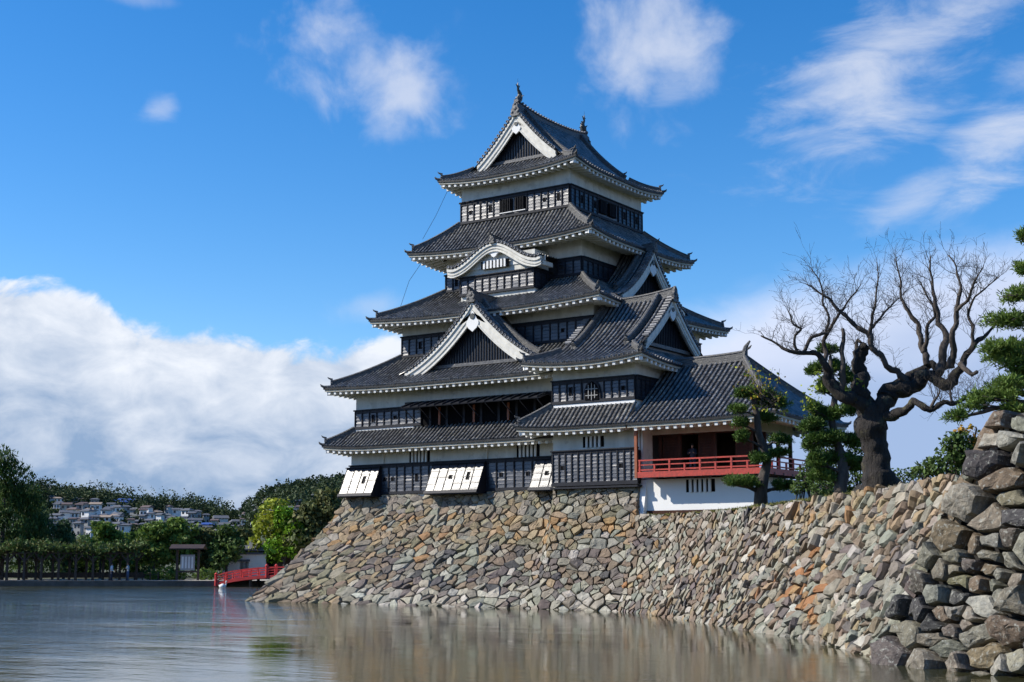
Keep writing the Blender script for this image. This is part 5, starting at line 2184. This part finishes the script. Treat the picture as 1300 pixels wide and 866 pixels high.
# ------------------------------------------------------------------ near trees
def needles(C, up, n, length, width, spread=1.0):
    """n flat needle blades round each centre, fanning outward"""
    m = len(C)
    C = np.repeat(C, n, 0)
    U = np.repeat(up, n, 0)
    d = unit(nr_.normal(size=(m * n, 3)) * spread + U * 1.0)
    s = np.cross(d, unit(nr_.normal(size=(m * n, 3))))
    s = unit(s)
    L = length * nr_.uniform(.6, 1.25, (m * n, 1))
    o = C + nr_.normal(0, length * .25, (m * n, 3))
    V = np.stack([o - s * width * .5, o + d * L * .6 - s * width, o + d * L, o + d * L * .55 + s * width], 1)
    return V.reshape(-1, 3)


def pine(name, label, trunk, pads, dist, mpp, leaf='needle', extra=None, depth=1.0, dens=1.0, blade=.16, tseg=9):
    """trunk: (px, py, r px, depth m); pads: (px, py, rx px, ry px, depth m)"""
    def W(px, py, dz):
        return at(px, py, dist=dist + dz)
    tp = [W(x, y, d) for x, y, r, d in trunk]
    t = thing(name, label, 'pine tree', tuple(tp[0]))
    q = MB()
    q.tube(tp, [r * mpp for x, y, r, d in trunk], tseg)
    tr = q.build('trunk', 'bark', t, smooth=True)
    rr = random.Random(len(label))
    for i, (x, y, rx, ry, dz) in enumerate(pads):
        c = W(x, y, dz)
        # limb from the nearest trunk point
        j = min(range(len(tp)), key=lambda k: abs(trunk[k][1] - y - 8) + .15 * abs(trunk[k][0] - x))
        a = Vector(tp[j])
        q = MB()
        cc = Vector(c)
        mid = (a + cc) / 2 + Vector((0, 0, rr.uniform(-.05, .25)))
        r0 = max(.02, trunk[j][2] * mpp * .42)
        q.tube([a, mid, cc + Vector((0, 0, -ry * mpp * .5))], [r0, r0 * .6, r0 * .3], 6)
        for k in range(6):
            an = rr.uniform(0, 2 * pi)
            e_ = cc + Vector((cos(an) * rx * mpp * .75, sin(an) * rx * mpp * .75, -ry * mpp * .2))
            q.tube([mid, (mid + e_) / 2 + Vector((0, 0, -.03)), e_], [r0 * .4, r0 * .25, .012], 5)
        q.build('limb', 'bark', t, smooth=True)
        n = int(rx * ry * (mpp ** 2) * 430 * dens)
        n = max(60, min(1700, n))
        PP_, DD_ = [], []
        ns = 5 + int(rx / 7)
        for k in range(ns):
            an, q0 = rr.uniform(0, 2 * pi), rr.uniform(.1, .78)
            cs = c + np.array([cos(an) * rx * q0 * mpp, sin(an) * rx * q0 * mpp, rr.uniform(-.45, .55) * ry * mpp * (1 - q0 * .5)])
            f = rr.uniform(.36, .60)
            p_, d_ = shell(cs, (rx * mpp * f, rx * mpp * f, max(.16, ry * mpp * f * 1.15)), int(n / ns * 1.15), .2, flat_bottom=.6)
            PP_.append(p_)
            DD_.append(d_)
        P, d = np.concatenate(PP_), np.concatenate(DD_)
        up = unit(d * .7 + np.array([0, 0, .8]))
        mesh_np('foliage_pad', needles(P, up, 13, blade, .010 + blade * .045, .75), 4, leaf, t)
    return t


M1 = 63.5 / FPX
pine('pine_tree', 'slender cloud pruned pine leaning in front of the pavilion balcony',
     [(966, 646, 9.5, 0), (966, 625, 8, 0), (970, 603, 6.5, 0), (974, 588, 5.8, .1), (970, 570, 5, .1), (963, 550, 4.6, 0), (961, 528, 4.2, -.1), (957, 508, 3.4, 0), (955, 492, 2, .1)],
     [(944, 613, 23, 8, -.3), (925, 612, 10, 6, -.6), (993, 617, 13, 8, .4), (961, 583, 17, 9, -.4), (990, 577, 15, 7, .5), (991, 560, 16, 8, .8), (943, 555, 9, 9, -.6), (940, 536, 11, 7, -.4), (936, 521, 13, 6, -.5),
      (977, 530, 17, 7, .3), (960, 500, 24, 10, .2), (983, 512, 20, 9, .6), (944, 500, 14, 7, -.3)], 63.5, M1, dens=2.4, blade=.17)
# small yellowing vine-like tree over its crown
C_ = []
vt = thing('autumn_shrub', 'thin yellow green leaved shoots over the crown of the slender pine', 'shrub', tuple(at(968, 520, dist=62.6)))
q = MB()
for i in range(34):
    a = Vector(at(random.uniform(960, 985), random.uniform(500, 515), dist=62.6 + random.uniform(-.6, .6)))
    b_ = Vector(at(random.uniform(925, 1004), random.uniform(462, 496), dist=62.6 + random.uniform(-.9, .9)))
    if i % 3 == 0:
        b_ = Vector(at(random.uniform(945, 1000), random.uniform(495, 525), dist=62.2))
    mid = (a + b_) / 2 + Vector((0, 0, -.1))
    q.tube([a, mid, b_], [.02, .014, .006], 4)
    for k in range(9):
        C_.append(mid.lerp(b_, random.uniform(.3, 1.05)) + Vector((random.gauss(0, .12), random.gauss(0, .12), random.gauss(0, .1))))
C_ = np.array([tuple(c) for c in C_])
q.build('stems', 'twig', vt)
mesh_np('leaves', leaves(C_[::2], .075), 4, 'leaf_yellow', vt)
mesh_np('autumn_leaves', leaves(C_[1::4], .07), 4, 'leaf_autumn', vt)

M2 = 57 / FPX
pine('pine_tree', 'bushy pine standing between the pavilion and the big bare tree',
     [(1066, 640, 9, 0), (1067, 620, 8, 0), (1071, 602, 7, 0), (1069, 580, 6, .2), (1062, 560, 5, .3), (1056, 535, 4.5, .3), (1060, 505, 4, .3), (1056, 475, 3, .3), (1054, 452, 2, .3)],
     [(1036, 541, 18, 11, 0), (1058, 527, 18, 12, .4), (1030, 562, 14, 12, -.3), (1052, 560, 22, 12, .3), (1063, 582, 22, 11, .5), (1037, 586, 16, 10, -.3), (1046, 604, 18, 10, 0), (1082, 560, 16, 13, .8), (1086, 590, 15, 12, .8),
      (1034, 520, 12, 8, 0), (1064, 497, 16, 11, .5), (1043, 492, 12, 10, .2), (1036, 470, 10, 9, .3), (1062, 468, 14, 10, .6), (1052, 447, 13, 8, .4), (1080, 520, 14, 14, 1.0), (1078, 480, 12, 10, .8)], 57, M2, dens=2.6, blade=.18)

M3 = 42 / FPX
pine('pine_tree', 'layered pine at the right edge rising behind the boulder wall',
     [(1338, 585, 13, 0), (1334, 520, 11, 0), (1328, 450, 9, 0), (1332, 390, 7, 0), (1326, 330, 5, 0), (1324, 280, 3, 0), (1325, 250, 2, 0)],
     [(1303, 300, 10, 9, 0), (1300, 343, 14, 6, -.2), (1288, 375, 24, 9, -.4), (1318, 372, 22, 9, .3), (1280, 408, 32, 12, -.3), (1310, 405, 26, 11, .4), (1270, 448, 34, 15, -.5), (1302, 440, 26, 12, .2), (1288, 465, 30, 12, 0),
      (1282, 488, 34, 11, -.2), (1262, 502, 30, 11, -.4), (1242, 514, 20, 8, -.6), (1214, 529, 11, 5, -.8), (1288, 520, 30, 9, 0), (1320, 480, 30, 16, .6), (1340, 430, 30, 16, .8), (1345, 350, 24, 14, .7), (1350, 520, 30, 16, .8), (1326, 250, 9, 7, 0), (1334, 270, 14, 8, .2), (1350, 300, 18, 9, .4), (1372, 350, 22, 11, .2), (1368, 395, 26, 12, -.3), (1378, 445, 26, 13, .2), (1372, 500, 26, 13, -.2)], 42, M3, leaf='needle_bright', dens=1.5, blade=.17)


def shrub_mass(name, label, cat, parts, dist, mpp, leaf, size=.09, per=1.0):
    C, NN = [], []
    for (x, y, rx, ry, dz) in parts:
        c = at(x, y, dist=dist + dz)
        P, d = shell(c, (rx * mpp, rx * mpp, ry * mpp), int(rx * ry * mpp * mpp * 1500 * per), .45)
        C.append(P)
        NN.append(d)
    C, NN = np.concatenate(C), np.concatenate(NN)
    t = thing(name, label, cat, tuple(C.mean(0) * [1, 1, 0] + [0, 0, 4.8]))
    q = MB()
    for (x, y, rx, ry, dz) in parts:
        c = at(x, y, dist=dist + dz)
        for k in range(3):
            q.tube([(c[0] + random.uniform(-.3, .3), c[1], 4.75), (c[0] + random.uniform(-.3, .3), c[1], max(4.9, c[2])), (c[0] + random.uniform(-.4, .4), c[1], max(5, c[2] + ry * mpp * .5))], [.04, .03, .01], 5)
    q.build('stem', 'twig', t)
    mesh_np('foliage', leaves(C, size, normal=NN * .6), 4, leaf, t)
    return t


shrub_mass('dark_shrub', 'dark undergrowth between the slender pine and the bushy pine', 'shrub', [(1024, 606, 16, 16, 3), (1012, 620, 10, 9, 3), (1044, 620, 20, 12, 2.5), (1085, 612, 20, 18, 4), (1035, 590, 16, 12, 4), (1050, 570, 22, 18, 4.5), (1088, 575, 14, 20, 5), (1030, 560, 14, 16, 5), (1060, 600, 24, 16, 4)], 58, M2, 'leaf_dark', .07)
shrub_mass('dark_shrub', 'low dark shrub at the right foot of the bare tree', 'shrub', [(1146, 607, 18, 13, 4), (1168, 603, 16, 12, 4), (1132, 612, 12, 8, 3)], 49, 49 / FPX, 'leaf_dark', .06)
shrub_mass('evergreen_shrub', 'tall dark evergreen shrub left of the dark blue cap boulder', 'shrub', [(1200, 590, 24, 18, 0), (1186, 592, 22, 12, .5), (1218, 572, 18, 20, 0), (1208, 562, 14, 12, 0), (1232, 585, 16, 18, 0), (1225, 560, 14, 10, .4), (1172, 598, 14, 8, .4)], 46, 46 / FPX, 'leaf_dark', .07, 1.1)
shrub_mass('autumn_shrub', 'yellowing leafy branch tips behind the top boulders', 'shrub', [(1228, 545, 10, 6, 1), (1240, 560, 10, 12, 1), (1215, 549, 5, 4, 1)], 45.5, 45.5 / FPX, 'leaf_autumn', .07, .9)

# the big bare tree
DT = 49
MT = DT / FPX
bt = thing('bare_tree', 'large old leafless tree with a thick twisted trunk on the castle bank', 'tree', tuple(at(1114, 622, dist=DT)))
limbs = [
    ('trunk', [(1118, 627, 34, .3), (1117, 620, 26, .2), (1116, 608, 20, 0), (1113, 594, 16.5, 0), (1113, 577, 15.5, 0), (1109, 558, 17, 0), (1106, 545, 20, 0), (1107, 530, 18, 0), (1106, 518, 15, 0), (1106, 510, 7, 0)]),
    ('limb', [(1112, 535, 13, 0), (1119, 518, 11.5, .1), (1127, 502, 11, .2), (1141, 494, 10, .3), (1158, 484, 9, .3), (1172, 477, 7.5, .2), (1188, 480, 7, .1), (1203, 484, 6.5, 0), (1212, 474, 5.5, -.1), (1219, 460, 4.6, -.2), (1234, 442, 3.4, -.2), (1250, 425, 2.2, 0), (1262, 414, 1.4, .1)]),
    ('limb', [(1136, 500, 6, .2), (1150, 487, 5.5, .6), (1163, 470, 5, .9), (1178, 463, 4.6, 1.0), (1192, 468, 4.6, 1), (1206, 466, 4, .9)]),
    ('limb', [(1104, 530, 13, 0), (1098, 510, 10.5, -.1), (1093, 490, 10, -.1), (1094, 470, 8.5, 0), (1096, 452, 7.5, 0), (1098, 444, 6.5, 0)]),
    ('limb', [(1100, 520, 9, -.2), (1080, 508, 8, -.4), (1064, 497, 7.5, -.6), (1053, 486, 6, -.7), (1050, 470, 4.6, -.8), (1041, 453, 3.6, -.9), (1026, 449, 3, -1), (1012, 447, 2.6, -1.1), (994, 439, 1.8, -1.2), (970, 425, 1, -1.2)]),
    ('limb', [(1122, 528, 6.5, -.2), (1134, 524, 6, -.5), (1148, 517, 5, -.8), (1158, 510, 4.2, -1), (1172, 514, 3.6, -1.1), (1185, 519, 3.4, -1.2), (1196, 512, 3, -1.2), (1209, 511, 2.6, -1.2), (1222, 508, 1.8, -1.1), (1234, 500, 1.3, -1), (1252, 493, .7, -.9)]),
    ('branch', [(1191, 474, 5.5, .1), (1197, 455, 5, .2), (1196, 437, 4.2, .3), (1196, 416, 3.4, .4), (1190, 390, 2.6, .5), (1186, 372, 2, .5), (1180, 350, 1.4, .6), (1181, 325, .7, .6)]),
    ('branch', [(1206, 466, 5, .2), (1208, 448, 4.4, 0), (1209, 431, 3.8, -.2), (1213, 410, 3.2, -.3), (1214, 394, 3, -.4), (1219, 370, 2, -.5), (1214, 345, 1.2, -.5), (1202, 325, .7, -.4)]),
    ('branch', [(1214, 396, 2.6, -.4), (1224, 382, 2, -.6), (1231, 368, 1.6, -.8), (1240, 352, 1, -.9), (1248, 338, .6, -1)]),
    ('branch', [(1178, 464, 4.5, .9), (1174, 450, 4, 1), (1169, 438, 3.6, 1.1), (1167, 416, 3, 1.2), (1155, 398, 2.4, 1.2), (1148, 385, 1.9, 1.2), (1143, 366, 1.4, 1.3), (1139, 345, 1, 1.3), (1138, 326, .6, 1.3)]),
    ('branch', [(1172, 448, 3.4, 1), (1178, 430, 2.6, .8), (1177, 415, 2.2, .7), (1186, 400, 1.8, .5), (1180, 380, 1.2, .5), (1170, 362, .8, .5)]),
    ('branch', [(1219, 461, 3.4, -.2), (1229, 474, 2.8, -.5), (1238, 470, 2, -.7)]),
    ('branch', [(1152, 486, 4.2, .2), (1144, 474, 4, 0), (1131, 464, 3.8, -.2), (1118, 453, 3.6, -.3), (1109, 443, 3.6, -.4), (1102, 427, 3.2, -.5), (1090, 414, 2.8, -.5), (1075, 405, 2.5, -.6), (1062, 393, 2, -.6), (1046, 375, 1.3, -.6), (1023, 359, .7, -.7)]),
    ('branch', [(1102, 427, 2.4, -.5), (1109, 412, 1.9, -.4), (1118, 400, 1.5, -.2), (1130, 390, 1, 0), (1142, 378, .6, .2)]),
    ('branch', [(1103, 426, 2, -.5), (1108, 405, 1.7, -.6), (1108, 390, 1.4, -.7), (1113, 365, 1, -.7), (1113, 334, .5, -.7)]),
    ('branch', [(1052, 484, 3.6, -.6), (1050, 462, 3, -.6), (1046, 445, 2.8, -.5), (1048, 430, 2.6, -.5), (1058, 412, 2, -.4), (1066, 395, 1.5, -.3), (1080, 380, 1, -.2), (1092, 362, .6, -.2)]),
    ('branch', [(1048, 428, 2, -.5), (1050, 405, 1.6, -.7), (1048, 385, 1.3, -.8), (1040, 362, 1, -.9), (1032, 340, .6, -1)]),
    ('branch', [(1012, 447, 2, -1.1), (1010, 430, 1.7, -1.2), (1016, 418, 1.4, -1.2), (1008, 408, 1.2, -1.3), (1002, 395, .6, -1.4)]),
    ('branch', [(1020, 448, 2.2, -1), (1030, 432, 2, -1), (1042, 425, 1.8, -.9), (1050, 425, 1.8, -.9)]),
    ('branch', [(1068, 498, 4, -.6), (1070, 470, 3.2, -.7), (1067, 448, 2.8, -.8), (1067, 418, 2, -.8)]),
    ('branch', [(1085, 500, 4, .3), (1088, 470, 3, .5), (1086, 445, 2.4, .6), (1090, 430, 2, .6), (1100, 440, 1.5, .6)]),
    ('branch', [(1234, 442, 2.6, -.2), (1236, 420, 2, -.3), (1230, 400, 1.6, -.4), (1240, 380, 1.2, -.4), (1256, 362, .8, -.3), (1270, 352, .5, -.3)]),
    ('branch', [(1182, 519, 2, -1.2), (1188, 505, 1.4, -1.2), (1192, 495, .8, -1.2)]),
    ('branch', [(1209, 511, 1.8, -1.2), (1207, 498, 1.2, -1.2), (1208, 482, .6, -1.2)]),
]
br_ = random.Random(77)
tw = MB()


def twig(p, d, L, r, depth_):
    """one crooked twig, forking"""
    n = 4
    pts, rad = [p], [r]
    dd = d.copy()
    for i in range(n):
        dd = (dd + Vector((br_.gauss(0, .22), br_.gauss(0, .22), br_.gauss(.06, .2)))).normalized()
        pts.append(pts[-1] + dd * (L / n))
        rad.append(max(.0035, r * (1 - .8 * (i + 1) / n)))
    tw.tube(pts, rad, 4, cap=False)
    if depth_ > 0:
        for k in range(br_.choice((2, 3, 3))):
            i = br_.randint(1, n)
            nd = (dd + Vector((br_.gauss(0, .6), br_.gauss(0, .6), br_.gauss(.15, .45)))).normalized()
            twig(pts[i], nd, L * br_.uniform(.5, .8), rad[i] * .7 + .001, depth_ - 1)


tops = {}
for kind_, L_ in limbs:
    P = [Vector(at(x, y, dist=DT + dz)) for x, y, r, dz in L_]
    R = [max(.008, r * MT) for x, y, r, dz in L_]
    # smooth (Catmull-Rom) path with small knots
    PP, RR = [], []
    for i in range(len(P) - 1):
        a, b_, c, d = P[max(0, i - 1)], P[i], P[i + 1], P[min(len(P) - 1, i + 2)]
        for k in range(4):
            t = k / 4
            q_ = .5 * ((2 * b_) + (c - a) * t + (2 * a - 5 * b_ + 4 * c - d) * t * t + (3 * b_ - a - 3 * c + d) * t ** 3)
            rr = R[i] + (R[i + 1] - R[i]) * t
            q_ = q_ + Vector((br_.gauss(0, .10), br_.gauss(0, .10), br_.gauss(0, .06))) * (rr if kind_ != 'trunk' else .02)
            PP.append(q_)
            RR.append(rr * (br_.uniform(.95, 1.06) if kind_ == 'trunk' else br_.uniform(.88, 1.16)))
    PP.append(P[-1])
    RR.append(R[-1])
    if kind_ != 'trunk':
        ph_ = br_.uniform(0, 99)
        for i in range(1, len(PP)):
            w_ = min(1, i / 4) * (.05 + .35 * RR[i])
            PP[i] = PP[i] + Vector((mnoise.noise(PP[i] * 1.9 + Vector((ph_, 0, 0))), mnoise.noise(PP[i] * 1.9 + Vector((0, ph_, 0))), mnoise.noise(PP[i] * 1.9 + Vector((0, 0, ph_))))) * w_ * 2.2
    q = MB()
    q.tube(PP, RR, 26 if kind_ == 'trunk' else 10)
    # knots and burrs
    if kind_ != 'branch':
        # lumpy skin
        ctr = [PP[i // (26 if kind_ == 'trunk' else 10)] if i // (26 if kind_ == 'trunk' else 10) < len(PP) else PP[-1] for i in range(len(q.V))]
        V2 = []
        for v, c in zip(q.V, ctr):
            v = Vector(v)
            g = 1 + .20 * mnoise.noise(v * 2.2) + .16 * mnoise.noise(Vector((v.x * 5, v.y * 5, v.z * 2))) + .10 * abs(mnoise.noise(Vector((v.x * 11, v.y * 11, v.z * 4))))
            V2.append(tuple(c + (v - c) * g))
        q.V = V2
    q.build('limb' if kind_ == 'limb' else kind_, 'bark_old' if kind_ != 'branch' else 'bark', bt, smooth=True)
    if kind_ == 'trunk':
        continue
    for i in range(2, len(PP) - 1):
        if RR[i] > .105:
            if br_.random() < .12:
                d = Vector((br_.gauss(0, 1), br_.gauss(0, 1), br_.gauss(.5, .5))).normalized()
                q2 = PP[i]
                twig(q2, d, .5, .02, 1)
            continue
        pr_ = 1.0 if RR[i] < .06 else .62
        if PP[i].z > 5 and br_.random() < pr_:
            tang = (PP[i + 1] - PP[i - 1]).normalized()
            d = (tang * .7 + Vector((br_.gauss(0, .55), br_.gauss(0, .55), abs(br_.gauss(.35, .35))))).normalized()
            twig(PP[i], d, br_.uniform(.35, 1.0), min(.014, RR[i] * .45), 2)
            if RR[i] < .045 and br_.random() < .6:
                twig(PP[i], Vector((br_.gauss(0, 1), br_.gauss(0, 1), abs(br_.gauss(.6, .5)))).normalized(), br_.uniform(.3, .7), .008, 2)
    twig(PP[-1], (PP[-1] - PP[-3]).normalized(), .55, .008, 2)
tw.build('twigs', 'twig', bt)
# sparse leaves of ivy low in its crown
C_ = []
for (x, y) in ((1028, 500), (1040, 478), (1025, 515), (1035, 495), (1090, 495), (1050, 470)):
    P, _ = shell(at(x, y, dist=DT - .4), (.35, .35, .4), 26, .2)
    C_.append(P)
mesh_np('ivy_leaves', leaves(np.concatenate(C_), .06), 4, 'leaf_yellow', bt)

# dry grass along the top of the moat wall
C_, U_ = [], []
edge = [(12.6, -11.2), (14.9, -11.1), (21.2, -17.6), (27.6, -25.2), (32.5, -30.9), (38.6, -38.0)]
for a, b_ in zip(edge, edge[1:]):
    L_ = hypot(b_[0] - a[0], b_[1] - a[1])
    n = int(L_ * 420)
    t = nr_.random((n, 1))
    k = np.abs(nr_.normal(0, .9, (n, 1))) + .12
    nrm = np.array([-(b_[1] - a[1]), b_[0] - a[0]]) / L_
    P = np.array(a) + t * (np.array(b_) - np.array(a)) + k * nrm
    C_.append(np.concatenate([P, np.full((n, 1), 4.80)], 1))
C_ = np.concatenate(C_)
gr = mesh_np('dry_grass', needles(C_, np.tile([0, 0, 1.6], (len(C_), 1)), 2, .13, .010, .6), 4, 'grass', None)
tag(gr, 'dry yellow grass growing along the top of the moat wall', 'grass', kind='stuff')
